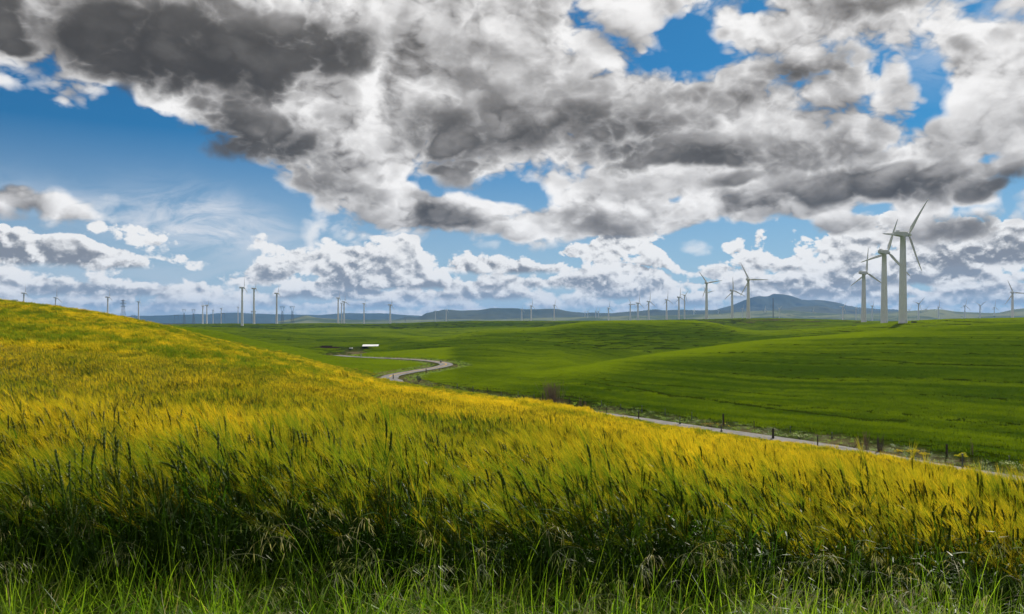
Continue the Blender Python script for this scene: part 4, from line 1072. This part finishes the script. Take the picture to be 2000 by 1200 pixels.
# ------------------------------------------------------------------ plant masses: points in the field, plants set on them
def library(name, builders):
    c = bpy.data.collections.new(name)
    for i, b in enumerate(builders):
        o = bpy.data.objects.new('%s_plant' % name, b.mesh('%s_plant' % name, PLANTS)); c.objects.link(o)
    return c
def scatter(name, label, pts, rot, scl, idx, tint, lib):
    me_ = bpy.data.meshes.new(name); n = len(pts)
    me_.vertices.add(n); me_.vertices.foreach_set('co', np.asarray(pts, np.float32).ravel())
    a = me_.attributes.new('turn', 'FLOAT_VECTOR', 'POINT'); a.data.foreach_set('vector', np.asarray(rot, np.float32).ravel())
    a = me_.attributes.new('size', 'FLOAT_VECTOR', 'POINT'); a.data.foreach_set('vector', np.asarray(scl, np.float32).ravel())
    a = me_.attributes.new('pick', 'INT', 'POINT'); a.data.foreach_set('value', np.asarray(idx, np.int32))
    a = me_.attributes.new('tint', 'FLOAT', 'POINT'); a.data.foreach_set('value', np.asarray(tint, np.float32))
    o = link(name, me_); tag(o, label, kind='stuff')
    gn = bpy.data.node_groups.new(name + '_growth', 'GeometryNodeTree')
    gn.interface.new_socket('Geometry', in_out='INPUT', socket_type='NodeSocketGeometry')
    gn.interface.new_socket('Geometry', in_out='OUTPUT', socket_type='NodeSocketGeometry')
    i_ = gn.nodes.new('NodeGroupInput'); o_ = gn.nodes.new('NodeGroupOutput')
    ci = gn.nodes.new('GeometryNodeCollectionInfo'); ci.inputs['Collection'].default_value = lib
    ci.inputs['Separate Children'].default_value = True; ci.inputs['Reset Children'].default_value = True
    ip = gn.nodes.new('GeometryNodeInstanceOnPoints'); ip.inputs['Pick Instance'].default_value = True
    gn.links.new(i_.outputs[0], ip.inputs['Points']); gn.links.new(ci.outputs[0], ip.inputs['Instance'])
    for nm, ty_, so in (('turn', 'FLOAT_VECTOR', 'Rotation'), ('size', 'FLOAT_VECTOR', 'Scale'), ('pick', 'INT', 'Instance Index')):
        na = gn.nodes.new('GeometryNodeInputNamedAttribute'); na.data_type = ty_; na.inputs['Name'].default_value = nm
        gn.links.new([s_ for s_ in na.outputs if s_.enabled and s_.name == 'Attribute'][0], ip.inputs[so])
    gn.links.new(ip.outputs[0], o_.inputs[0])
    md = o.modifiers.new('growth', 'NODES'); md.node_group = gn
    return o
def jgrid(x0, x1, y0, y1, step):
    nx, ny = int((x1 - x0) / step) + 1, int((y1 - y0) / step) + 1
    X_, Y_ = np.meshgrid(np.arange(nx), np.arange(ny))
    X_ = x0 + (X_.ravel() + rng.random(nx * ny)) * step; Y_ = y0 + (Y_.ravel() + rng.random(nx * ny)) * step
    return X_, Y_
AZn = AZ
def wheat_far_edge(x, y):
    a = np.arctan2(x, y); return np.interp(a, AZ, wR[:, 0])
def front(x):          # near edge of the crop, from the camera's standpoint on the verge
    return 5.0 + 0.25 * vn(x * 0.7, 0 * x + 3) + 0.25 * vn(x * 2.9, 0 * x + 9) + np.clip(x - 1.0, 0, 3) * 0.30
def crop_mask(x, y, marg=0.0):
    r = np.hypot(x, y); px = 1000 + F * x / np.maximum(y, .1)
    d, _, sg = road_dist(x, y)
    ok = (y > front(x)) & (px > -650) & (px < 2650) & (r < np.where(px < 640, wheat_far_edge(x, y) * 1.10, 400))
    ok &= (sg < 0) & (d > 4.5 + 0.8 * vn(x / 3.0, y / 3.0)) & (d < 400)
    return ok, d
def field_tint(x, y, d):
    """ripeness of the crop: golden on the crest, greener near the verge, at the edge and in patches; backlit gold towards the right painted in"""
    t_ = 0.65 + 0.95 * fbm(x / 9.0 + 5, y / 18.0, 4, 0.65) + 0.45 * fbm(x / 1.6, y / 2.4, 2)
    t_ -= 0.16 * np.clip((8 - y) / 3.5, 0, 1); t_ += np.clip(x / np.maximum(y, 4) * 0.75, -0.34, 0.18)  # gold rises towards the right as painted backlight
    t_ -= 0.62 * np.clip((19 - d) / 10.0, 0, 1)
    return np.clip(t_, 0.0, 1.0)
side_sign = float(np.sign(road_dist([0.0], [60.0])[2][0]))
if side_sign > 0:
    rn_ *= -1
def field(name, label, lib, nlib, x0, x1, y0, y1, step, r0, r1, smin, smax):
    X_, Y_ = jgrid(x0, x1, y0, y1, step)
    px = 1000 + F * X_ / np.maximum(Y_, .1); r = np.hypot(X_, Y_)
    k = (px > -650) & (px < 2650) & (r > r0) & (r <= r1); X_, Y_ = X_[k], Y_[k]
    ok, d = crop_mask(X_, Y_); X_, Y_, d = X_[ok], Y_[ok], d[ok]
    n = len(X_); Z_ = ground_h(X_, Y_)
    hh = 1.0 + 0.34 * fbm(X_ / 1.8 + 31, Y_ / 2.6, 3) + rng.normal(0, .06 if r1 < 60 else .12, n)
    bare = fbm(X_ / 3.5 + 90, Y_ / 6.0, 3)                        # lodged or thin places
    hh -= 0.25 * np.clip((bare - 0.38) / 0.2, 0, 1)
    hh -= 0.38 * np.clip((13 - d) / 7, 0, 1)
    gust = fbm(X_ / 6.0 + 70, Y_ / 9.0, 2)
    rot = np.stack([rng.normal(0, .09, n), -0.03 - 0.30 * gust + rng.normal(0, .10, n), rng.normal(0, .55, n)], 1)
    s_ = rng.uniform(smin, smax, n)
    scl = np.stack([s_, s_, s_ * hh], 1)
    return scatter(name, label, np.stack([X_, Y_, Z_ - .02], 1), rot, scl, rng.integers(0, nlib, n), field_tint(X_, Y_, d) + rng.normal(0, .13 if r1 < 20 else .20 if r1 < 60 else .32, n), lib), n
lib1 = library('cereal_near', [clump_fine(16, 0.17) for _ in range(7)])
lib2 = library('cereal_middle', [clump_mid(24, 0.27) for _ in range(8)])
lib3 = library('cereal_far', [clump_far(62, 0.46) for _ in range(8)])
N1 = field('cereal_crop', 'bearded green and gold cereal crop leaning in the wind, nearest part', lib1, 7, -15, 15, 3.4, 14.5, 0.205, 3.0, 13.0, 1.0, 1.22)[1]
N2 = field('cereal_crop', 'golden bearded cereal crop over the middle of the slope', lib2, 8, -52, 52, 8, 49, 0.28, 13.0, 48.0, .92, 1.12)[1]
N3 = field('cereal_crop', 'golden cereal crop far up the slope to its crest and along the road', lib3, 8, -180, 120, 30, 190, 0.52, 48.0, 230.0, .95, 1.1)[1]

# verge between the camera and the crop
def verge(name, label, lib, nlib, dens, y0, y1, smin, smax, hfun=None, side=4.6):
    n = int(dens * (2 * side) * (y1 - y0)); X_ = rng.uniform(-side, side, n); Y_ = rng.uniform(y0, y1, n)
    k = (np.abs(X_) < 0.95 * Y_ + .5) & (Y_ < front(X_) + 0.35)
    if hfun is not None: k &= rng.random(n) < hfun(X_, Y_)
    X_, Y_ = X_[k], Y_[k]; n = len(X_); Z_ = ground_h(X_, Y_)
    s_ = rng.uniform(smin, smax, n)
    rot = np.stack([rng.normal(0, .08, n), rng.normal(-.10, .10, n), rng.uniform(0, TWO, n)], 1)
    t_ = np.clip(.5 + 1.0 * fbm(X_ * 1.1 + 3, Y_ * 2.0, 3) + rng.normal(0, .22, n) + 0.10 * X_ / 3, 0, 1)
    return scatter(name, label, np.stack([X_, Y_, Z_ - .01], 1), rot, np.stack([s_, s_, s_ * rng.uniform(.85, 1.1, n)], 1), rng.integers(0, nlib, n), t_, lib)
libg = library('verge_grass', [grass_tuft(46, .13, .28, .62, .04) for _ in range(6)])
libs = library('short_grass', [grass_tuft(60, .15, .12, .34, .08) for _ in range(4)])
libb = library('nodding_grass', [brome(3, 4) for _ in range(2)] + [brome(4, 5) for _ in range(5)])
libl = library('broad_grass', [long_blades(7) for _ in range(5)])
verge('verge_grass', 'tangled long green grass along the bottom of the picture', libg, 6, 175, 1.6, 5.5, .85, 1.30)
verge('verge_undergrowth', 'short dense grass at the foot of the long verge grass', libs, 4, 120, 1.6, 5.6, .8, 1.2)
verge('nodding_grass', 'pale nodding wild grass heads among the verge grass', libb, 7, 4, 2.0, 5.2, .75, 1.1)
verge('broad_grass', 'broad arching grass leaves among the verge grass', libl, 5, 34, 2.2, 5.4, .7, 1.0)

# young cereal on the hills across the valley: rows of short leafy plants, thinner on the tractor tracks
m_young = leafy('young_cereal', (0.048, 0.096, 0.0015), (0.200, 0.272, 0.003), 0.5, 0.06, 0.42, 1.6, spread=0.5)
PLANTS.append(m_young)
def young(n, rad, k_, h0, h1, w):
    mb = MB()
    for _ in range(n):
        r_ = rad * math.sqrt(R()); th = U(0, TWO); x, y = r_ * math.cos(th), r_ * math.sin(th); h = U(h0, h1)
        for j in range(k_):
            ph = U(0, TWO); e = Vector((math.cos(ph) * U(.1, .6), math.sin(ph) * U(.1, .6), 1)); s_ = Vector((-math.sin(ph), math.cos(ph) * .6, 0.1)) * w
            p = Vector((x + U(-.05, .05), y + U(-.05, .05), 0)); mb.add([p - s_, p + s_, p + e * h], [(0, 1, 2)], 6)
    return mb
TRACKS = [([hit(px_, py_, zlo, 800)[:2] for px_, py_ in pl], wd_) for pl, zlo, wd_ in [
    ([(1150, 746), (1230, 758), (1320, 776), (1420, 788), (1520, 801), (1600, 810), (1690, 823), (1760, 832)], 118, 1.5), ([(1130, 734), (1260, 752), (1420, 764), (1560, 776)], 125, 1.0), ([(1640, 700), (1800, 712), (1960, 716)], 150, 1.2), ([(1250, 722), (1450, 732), (1700, 745)], 140, .9)]]
def hills(name, label, lib, nlib, step, z0, z1, rad, x0, x1):
    X_, Y_ = jgrid(x0, x1, z0 * .6, z1, step)
    px = 1000 + F * X_ / np.maximum(Y_, .1); r = np.hypot(X_, Y_)
    d, _, sg = road_dist(X_, Y_)
    k = (px > -500) & (px < 2600) & (r > z0) & (r <= z1) & (d > 7.5) & ~((sg < 0) & (d < 400) & (Y_ < 175) & (px > 500)) & (r > wheat_far_edge(X_, Y_) * 1.05)
    X_, Y_, px, r = X_[k], Y_[k], px[k], r[k]
    a = np.arctan2(X_, Y_); it = lambda A: np.interp(a, AZ, A)
    g1, g2, gv, gt = it(c1R[:, 0]), it(c2R[:, 0]), it(vR[:, 0]), it(t1R[:, 0])
    big_ = fbm(X_ / 160.0 + 40, Y_ / 160.0, 3); mid_ = fbm(X_ / 35.0 + 11, Y_ / 35.0, 3); sml = fbm(X_ / 9.0 + 5, Y_ / 9.0, 3)
    u_ = (X_ * math.cos(.66) - Y_ * math.sin(.66)); v_ = (X_ * math.sin(.66) + Y_ * math.cos(.66)) + 9 * fbm(X_ / 60.0, Y_ / 60.0, 2)
    rows = fbm(u_ / 60.0 + 3, v_ / 2.6, 3, .6); wide_ = fbm(u_ / 130.0 + 8, v_ / 11.0, 2)
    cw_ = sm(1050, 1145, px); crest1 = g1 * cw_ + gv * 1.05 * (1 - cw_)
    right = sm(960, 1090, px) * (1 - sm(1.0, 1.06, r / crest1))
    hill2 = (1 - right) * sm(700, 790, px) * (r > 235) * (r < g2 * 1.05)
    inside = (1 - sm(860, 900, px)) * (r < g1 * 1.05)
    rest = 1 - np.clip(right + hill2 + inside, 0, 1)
    t_ = right * (0.20 + 0.75 * sm(.76, .99, r / crest1) * (1 - sm(1550, 1900, px) * .45)) + hill2 * (0.24 + 0.62 * sm(.78, .93, r / g2) + .45 * (1 - sm(170, 300, r)) + .25 * sm(900, 1000, px) * (1 - sm(1180, 1260, px)) * (1 - sm(255, 330, r))) + inside * 0.78 + rest * (.48 + .55 * big_)  # painted light: crest bands tinted as sunlit, slopes below them as shaded
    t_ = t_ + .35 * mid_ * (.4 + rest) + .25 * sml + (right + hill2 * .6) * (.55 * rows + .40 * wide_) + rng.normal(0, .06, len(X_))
    trk = np.zeros(len(X_), bool)
    for pl, wd_ in TRACKS:
        for p_, q_ in zip(pl[:-1], pl[1:]):
            ax, ay, bx_, by_ = p_[0], p_[1], q_[0], q_[1]; L2 = max(1e-6, (bx_ - ax) ** 2 + (by_ - ay) ** 2)
            uu = np.clip(((X_ - ax) * (bx_ - ax) + (Y_ - ay) * (by_ - ay)) / L2, 0, 1)
            trk |= np.hypot(X_ - ax - uu * (bx_ - ax), Y_ - ay - uu * (by_ - ay)) < wd_
    soil_ = np.hypot((px - 637) / 28.0, (r - 402) / 26.0) < 1.05
    tram_ = np.abs(((v_ / 24.0) % 1.0) - .5); tram_ = (np.abs(tram_ - .04) < .022) & ((right + hill2) > .5) & (vn(u_ / 50.0 + 2, v_ / 24.0) > -.12)
    keep = ~soil_ & ~tram_ & ~trk & (rng.random(len(X_)) < 1 - .75 * rest * (r > 900))
    X_, Y_, t_, rows = X_[keep], Y_[keep], t_[keep], rows[keep]; n = len(X_)
    hh = 1 + .5 * rows + rng.normal(0, .08, n)
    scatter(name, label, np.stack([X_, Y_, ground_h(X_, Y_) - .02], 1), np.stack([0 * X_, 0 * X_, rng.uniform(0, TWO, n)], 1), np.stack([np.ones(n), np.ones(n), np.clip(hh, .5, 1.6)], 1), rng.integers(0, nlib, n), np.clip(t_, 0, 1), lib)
    return n
liby1 = library('young_cereal_near', [young(52, 1.0, 4, .22, .46, .022) for _ in range(6)])
liby2 = library('young_cereal_far', [young(300, 4.2, 3, .30, .60, .05) for _ in range(5)])
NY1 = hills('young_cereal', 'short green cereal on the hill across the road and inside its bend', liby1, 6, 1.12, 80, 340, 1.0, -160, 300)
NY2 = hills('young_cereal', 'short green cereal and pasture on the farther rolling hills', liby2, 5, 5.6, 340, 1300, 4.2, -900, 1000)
print('young', NY1, NY2)

# roadside grass and weeds
X_, Y_ = jgrid(-70, 75, 70, 305, 0.75)
d_, _, s_g = road_dist(X_, Y_)
k = (d_ > 3.3) & (d_ < 7.6 + 2.5 * vn(X_ / 5, Y_ / 5)) & (rng.random(len(X_)) < .55); X_, Y_ = X_[k], Y_[k]; n = len(X_)
sc1 = rng.uniform(.8, 1.7, n)
scatter('roadside_grass', 'rough grass and weeds along both sides of the valley road', np.stack([X_, Y_, ground_h(X_, Y_) - .02], 1), np.stack([rng.normal(0, .1, n), rng.normal(-.1, .1, n), rng.uniform(0, TWO, n)], 1),
        np.stack([sc1 * 1.6, sc1 * 1.6, sc1], 1), rng.integers(0, 6, n), rng.uniform(.2, 1.0, n), libg)
print('wheat', N1, N2, N3)

# ------------------------------------------------------------------ fence posts along the valley road
m_post = surf('weathered_post', (0.075, 0.060, 0.045), 0.9, 0.1, 0.3, 9.0, bump=0.4)
m_tpost = surf('steel_post', (0.10, 0.115, 0.10), 0.6, 0.3, 0.2, 6.0, metal=0.2)
def post(x, y0, y1, w, label, steel=False):
    """x column, top row, foot row and width in photo pixels"""
    X_, Z, z = hit(x, y1, 61 if ('far side' in label or 'beyond' in label) else 60, 420); h_ = (y1 - y0) / F * Z + 0.12; r_ = max(0.05, w / F * Z / 2)
    mb = MB(); lean = U(-.05, .05)
    if steel:
        mb.tube([(0, 0, -.3), (lean * .5, 0, h_)], [r_, r_], 5); mb.box((lean * .2, 0, h_ * .2), (r_ * 4, .02, .25)); mb.box((lean * .5, 0, h_ * .97), (r_ * 2.6, r_ * 2.6, h_ * .06))
    else:
        mb.tube([(0, 0, -.3), (lean * .4, .02, h_ * .5), (lean, 0, h_ - .05), (lean, 0, h_)], [r_ * 1.1, r_, r_ * .95, r_ * .7], 8)
    o = mb.build('fence_post', m_tpost if steel else m_post, None, (X_, Z, z))
    tag(o, label, 'fence post', 'fence posts along the valley road')
POSTS = [
 (1413, 810, 832, 3.4, 'tall stout dark post beyond the road, biggest of the far fence', 0), (1409, 831, 846, 2.0, 'thin post on the near road edge just below the tall stout one', 1),
 (1473, 824, 836, 1.8, 'thin post beyond the road, first right of the tall stout one', 0), (1351, 808, 821, 1.5, 'thin steel post beyond the road left of the tall stout one', 1),
 (1328, 817, 831, 1.7, 'near side post where the gravel starts to show', 1), (1299, 801, 812, 1.4, 'thin far side post above the dry grass strip', 1),
 (1254, 794, 806, 1.4, 'thin far side post above the point where the road disappears', 1), (1247, 805, 821, 2.2, 'near side post at the point where the road disappears', 0),
 (1212, 791, 800, 1.3, 'small far side post left of where the road disappears', 1), (1185, 797, 808, 1.6, 'near side post among grey weeds left of where the road disappears', 0),
 (1175, 785, 795, 1.3, 'small far side post right of the bare bush and its twiggy neighbour', 1), (1140, 785, 797, 1.6, 'dark leaning stump of a post right of the twiggy weeds', 0),
 (1131, 791, 801, 1.2, 'thin near side post right of the bare bush', 1), (1112, 779, 791, 1.8, 'dark post close right of the brown bare bush', 0),
 (1060, 769, 783, 1.8, 'dark post close left of the brown bare bush', 0), (1043, 772, 785, 1.3, 'thin post second left of the brown bare bush', 1),
 (1012, 768, 780, 1.3, 'thin post third left of the brown bare bush', 1), (979, 767, 775, 1.2, 'thin post furthest left of the bare bush in the row', 1),
 (1510, 839, 859, 4.6, 'thick short dark post on the near edge of the gravel road', 0), (1544, 835, 847, 1.4, 'thin far side post right of the thick short one', 1),
 (1597, 853, 874, 2.2, 'dark post on the near edge before the white flower patch', 0), (1625, 847, 858, 1.4, 'thin far side post left of the dry weeds', 1),
 (1849, 870, 892, 4.0, 'thick leaning dark post beyond the road left of the yellow bush', 0), (1880, 889, 917, 2.4, 'dark post on the near edge in front of the yellow bush', 1),
 (1971, 894, 906, 1.4, 'thin far side post near the right picture edge', 1),
 (768, 733, 742, 1.8, 'dark post on the near verge where the road leaves the slope', 0), (832, 721, 731, 1.8, 'dark post on the right verge of the road below the bend', 0),
 (858, 721, 726, 1.3, 'small post on the outer verge right under the bend', 0), (842, 709, 714, 1.4, 'dark post on the inner verge at the bend', 0),
 (861, 706, 710, 1.4, 'pale marker post above the bend on the far verge', 1), (952, 759, 769, 1.8, 'dark post at the foot of the green field below the bend', 0),
 (893, 752, 760, 1.3, 'small post below the bend at the wheat edge', 1), (924, 757, 765, 1.3, 'small post between two others at the wheat edge below the bend', 1),
]
for p_ in POSTS: post(p_[0], p_[1], p_[2], p_[3], p_[4], bool(p_[5]))

# ------------------------------------------------------------------ shrubs and tall weeds by the road
m_twig = surf('dry_twig', (0.27, 0.195, 0.130), 0.9, 0.1, 0.25, 4.0)
m_bark = surf('grey_bark', (0.13, 0.10, 0.08), 0.9, 0.1, 0.25, 4.0)
m_yflow = leafy('yellow_flowers', (0.78, 0.66, 0.03), (0.8, 0.7, 0.05), 0.7, 0.1, 0.5, 1.2)
m_oflow = leafy('amber_flowers', (0.80, 0.56, 0.05), (0.8, 0.6, 0.05), 0.7, 0.1, 0.5, 1.2)
m_shrub = leafy('shrub_leaves', (0.08, 0.13, 0.015), (0.12, 0.18, 0.02), 0.6, 0.1, 0.45, 1.5)
m_wflow = leafy('white_flowers', (0.70, 0.74, 0.55), (0.7, 0.7, 0.6), 0.7, 0.1, 0.5, 1.0)
m_greyleaf = surf('grey_leaves', (0.11, 0.13, 0.13), 0.7, 0.2, 0.2, 3.0)
def twiggy(name, x, y0, y1, wpx, n, label, mat, cat, lean=0.0, fine=True, narrow=0.35):
    X_, Z, z = hit(x, y1, 61, 420); h_ = (y1 - y0) / F * Z; w = wpx / F * Z
    r = empty(name, (X_, Z, z)); tag(r, label, cat)
    st_ = MB(); tw_ = MB()
    for i in range(n):
        bx = random.gauss(0, w * narrow * .5); by = random.gauss(0, w * .2); tx = bx * 1.3 + random.gauss(lean * h_, w * .25); ty_ = by + random.gauss(0, w * .2); hh_ = h_ * U(.55, 1.0)
        p0 = Vector((bx, by, -.05)); p2 = Vector((tx, ty_, hh_)); p1 = p0.lerp(p2, .5) + Vector((random.gauss(0, .06) * w, 0, 0))
        st_.tube([p0, p1, p2], [.030, .020, .008], 4, cap=False)
        if fine:
            for k in range(9):
                q = p1.lerp(p2, U(-.5, 1)); e = Vector((U(-.5, .5), U(-.5, .5), U(.4, 1))).normalized() * U(.2, .5) * h_ * .4
                tw_.tube([q, q + e], [.010, .004], 3, cap=False)
    st_.build('stem', mat, r)
    if fine: tw_.build('twigs', mat, r)
def leafbush(name, x, y0, y1, wpx, label, leaf, flower, n_leaf, n_fl, size=.06):
    X_, Z, z = hit(x, y1, 61, 420); h_ = (y1 - y0) / F * Z; w = wpx / F * Z
    r = empty(name, (X_, Z, z)); tag(r, label, 'shrub')
    st_ = MB(); lf = MB(); fl = MB()
    lumps = [(U(-.42, .42) * w, U(-.25, .25) * w, U(.35, .75) * h_, U(.16, .30)) for _ in range(9)]
    for c in lumps: st_.tube([(c[0] * .3, c[1] * .3, -.05), (c[0], c[1], c[2])], [.03, .012], 4, cap=False)
    def card(mb, up):
        c = random.choice(lumps); v = Vector((random.gauss(0, 1), random.gauss(0, 1), random.gauss(0, 1))).normalized() * (R() ** .4)
        if up: v.z = abs(v.z)
        p = Vector((c[0] + v.x * c[3] * w, c[1] + v.y * c[3] * w * .8, max(.03, c[2] + v.z * c[3] * h_ * 1.2))); s_ = size * U(.6, 1.4)
        a = Vector((U(-1, 1), U(-1, 1), U(-1, 1))).normalized(); b = a.cross(Vector((U(-1, 1), U(-1, 1), U(-1, 1)))).normalized()
        mb.add([p - a * s_, p + b * s_ * .5, p + a * s_, p - b * s_ * .5], [(0, 1, 2, 3)])
    for _ in range(n_leaf): card(lf, False)
    for _ in range(n_fl): card(fl, True)
    st_.build('stem', m_bark, r); lf.build('foliage', leaf, r)
    if n_fl: fl.build('flowers', flower, r)
twiggy('bare_bush', 1081, 744, 792, 32, 100, 'brown leafless bush standing by the fence below the green hill', m_twig, 'bush', -.08, True, .4)
twiggy('dry_weed', 1134, 776, 793, 9, 10, 'thin dead weed stalks just right of the brown bare bush', m_twig, 'weed')
twiggy('dry_weed', 1143, 781, 796, 7, 8, 'low dead weed stalks beside a leaning post stump right of the bare bush', m_twig, 'weed')
twiggy('dry_weed', 1692, 850, 888, 22, 16, 'tall dead weed clump by the gravel road, left one of two', m_twig, 'weed')
twiggy('dry_weed', 1719, 856, 892, 12, 20, 'dense dark dead weed clump by the gravel road, right one of two', m_bark, 'weed')
twiggy('dry_weed', 1668, 858, 876, 30, 12, 'low pale weed stalks left of the tall dead clumps', m_twig, 'weed')
twiggy('dry_weed', 1899, 854, 889, 6, 4, 'single tall thin weed stalk right of the thick leaning post', m_twig, 'weed')
leafbush('flowering_bush', 1880, 884, 901, 26, 'yellow flowering bush behind a dark post at the right', m_shrub, m_yflow, 600, 360, .06)
leafbush('flowering_bush', 1782, 878, 889, 28, 'low amber flowering bush in the middle of the yellow strip by the road', m_shrub, m_oflow, 260, 260, .055)
leafbush('flowering_bush', 1808, 884, 893, 22, 'low amber flowering bush at the right end of the yellow strip', m_shrub, m_oflow, 220, 190, .05)
leafbush('flowering_bush', 1757, 878, 885, 18, 'small amber flowering bush at the left end of the yellow strip', m_shrub, m_oflow, 160, 130, .05)
leafbush('flowering_bush', 1568, 846, 858, 40, 'low white flowering plants beyond the gravel road', m_shrub, m_wflow, 380, 170, .05)
leafbush('flowering_bush', 1975, 903, 920, 60, 'low white flowering weeds beyond the road at the right edge', m_shrub, m_wflow, 700, 170, .06)
leafbush('grey_shrub', 818, 734, 747, 10, 'small grey shrub beside the road below the bend', m_greyleaf, None, 420, 0, .07)
leafbush('low_shrub', 1400, 826, 836, 50, 'low dry bushes beside the tall stout post', m_twig, m_oflow, 260, 90, .06)

# ------------------------------------------------------------------ shed, container and road sign in the valley
m_roof = surf('white_sheet_roof', (0.78, 0.78, 0.76), 0.5, 0.4, 0.05, .8)
m_wall = surf('dark_board_wall', (0.045, 0.042, 0.042), 0.9, 0.1, 0.3, 2.0)
m_pale = surf('pale_panel', (0.45, 0.43, 0.40), 0.7, 0.2, 0.2, 1.0)
X_, Z, z = hit(723, 682, 240, 600); px_m = Z / F
L_, h_ = 31 * px_m, 7.0 * px_m
r = empty('cattle_shed', (X_, Z, z), 0.06); tag(r, 'long low shed with white roof and dark open front in the valley', 'shed')
q = MB(); q.box((0, 3.0, h_ * .33), (L_ * .96, .2, h_ * .86)); q.box((-L_ * .47, 1.6, h_ * .33), (.2, 2.6, h_ * .86)); q.box((L_ * .47, 1.6, h_ * .33), (.2, 2.6, h_ * .86)); q.build('wall', m_wall, r)
q = MB(); q.add([(-L_ / 2, -.5, h_ * .70), (L_ / 2, -.5, h_ * .70), (L_ / 2, 3.4, h_ * 1.12), (-L_ / 2, 3.4, h_ * 1.12), (-L_ / 2, -.5, h_ * .62), (L_ / 2, -.5, h_ * .62), (L_ / 2, 3.4, h_ * 1.04), (-L_ / 2, 3.4, h_ * 1.04)], [(0, 1, 2, 3), (7, 6, 5, 4), (0, 4, 5, 1), (1, 5, 6, 2), (2, 6, 7, 3), (3, 7, 4, 0)]); q.build('roof', m_roof, r)
for i in range(6):
    q = MB(); q.tube([(0, 0, -.2), (0, 0, h_ * .64)], [.07, .07], 6); q.build('post', m_wall, r, (-L_ * .46 + L_ * .92 * i / 5, -.3, 0))
q = MB(); q.box((L_ * .22, 0.4, h_ * .2), (L_ * .2, .08, h_ * .45)); q.box((L_ * .38, 0.6, h_ * .16), (L_ * .1, .08, h_ * .35)); q.build('panel', m_pale, r)
X_, Z, z = hit(685.5, 682.5, 240, 600); s_ = Z / F
r = empty('white_trailer', (X_, Z, z)); tag(r, 'small white low box standing left of the long shed', 'box')
q = MB(); q.box((0, 0, 1.1 * s_ + .25), (6 * s_, 2.4 * s_ + .8, 1.8 * s_)); q.box((0, 0, 2.05 * s_ + .25), (5.4 * s_, 2.0 * s_ + .8, .25 * s_)); q.build('body', m_roof, r)
for sx in (-1, 1):
    q = MB(); q.box((sx * 2.0 * s_, 0, .2), (.25, .8, .5)); q.build('foot', m_wall, r)
for x_, y_a, y_b, lb in [(705.5, 692.5, 697.5, 'small pale road sign above the far stretch of the road'), (861, 704.5, 709, 'small pale road sign on the far verge at the bend')]:
    X_, Z, z = hit(x_, y_b, 150, 420); s_ = Z / F; r = empty('road_sign', (X_, Z, z)); tag(r, lb, 'sign')
    q = MB(); q.tube([(0, 0, -.2), (0, 0, (y_b - y_a) * s_)], [.05, .05], 6); q.build('post', m_tpost, r)
    q = MB(); q.box((0, -.06, (y_b - y_a) * s_ - .22), (.6, .03, .5)); q.build('panel', m_pale, r)
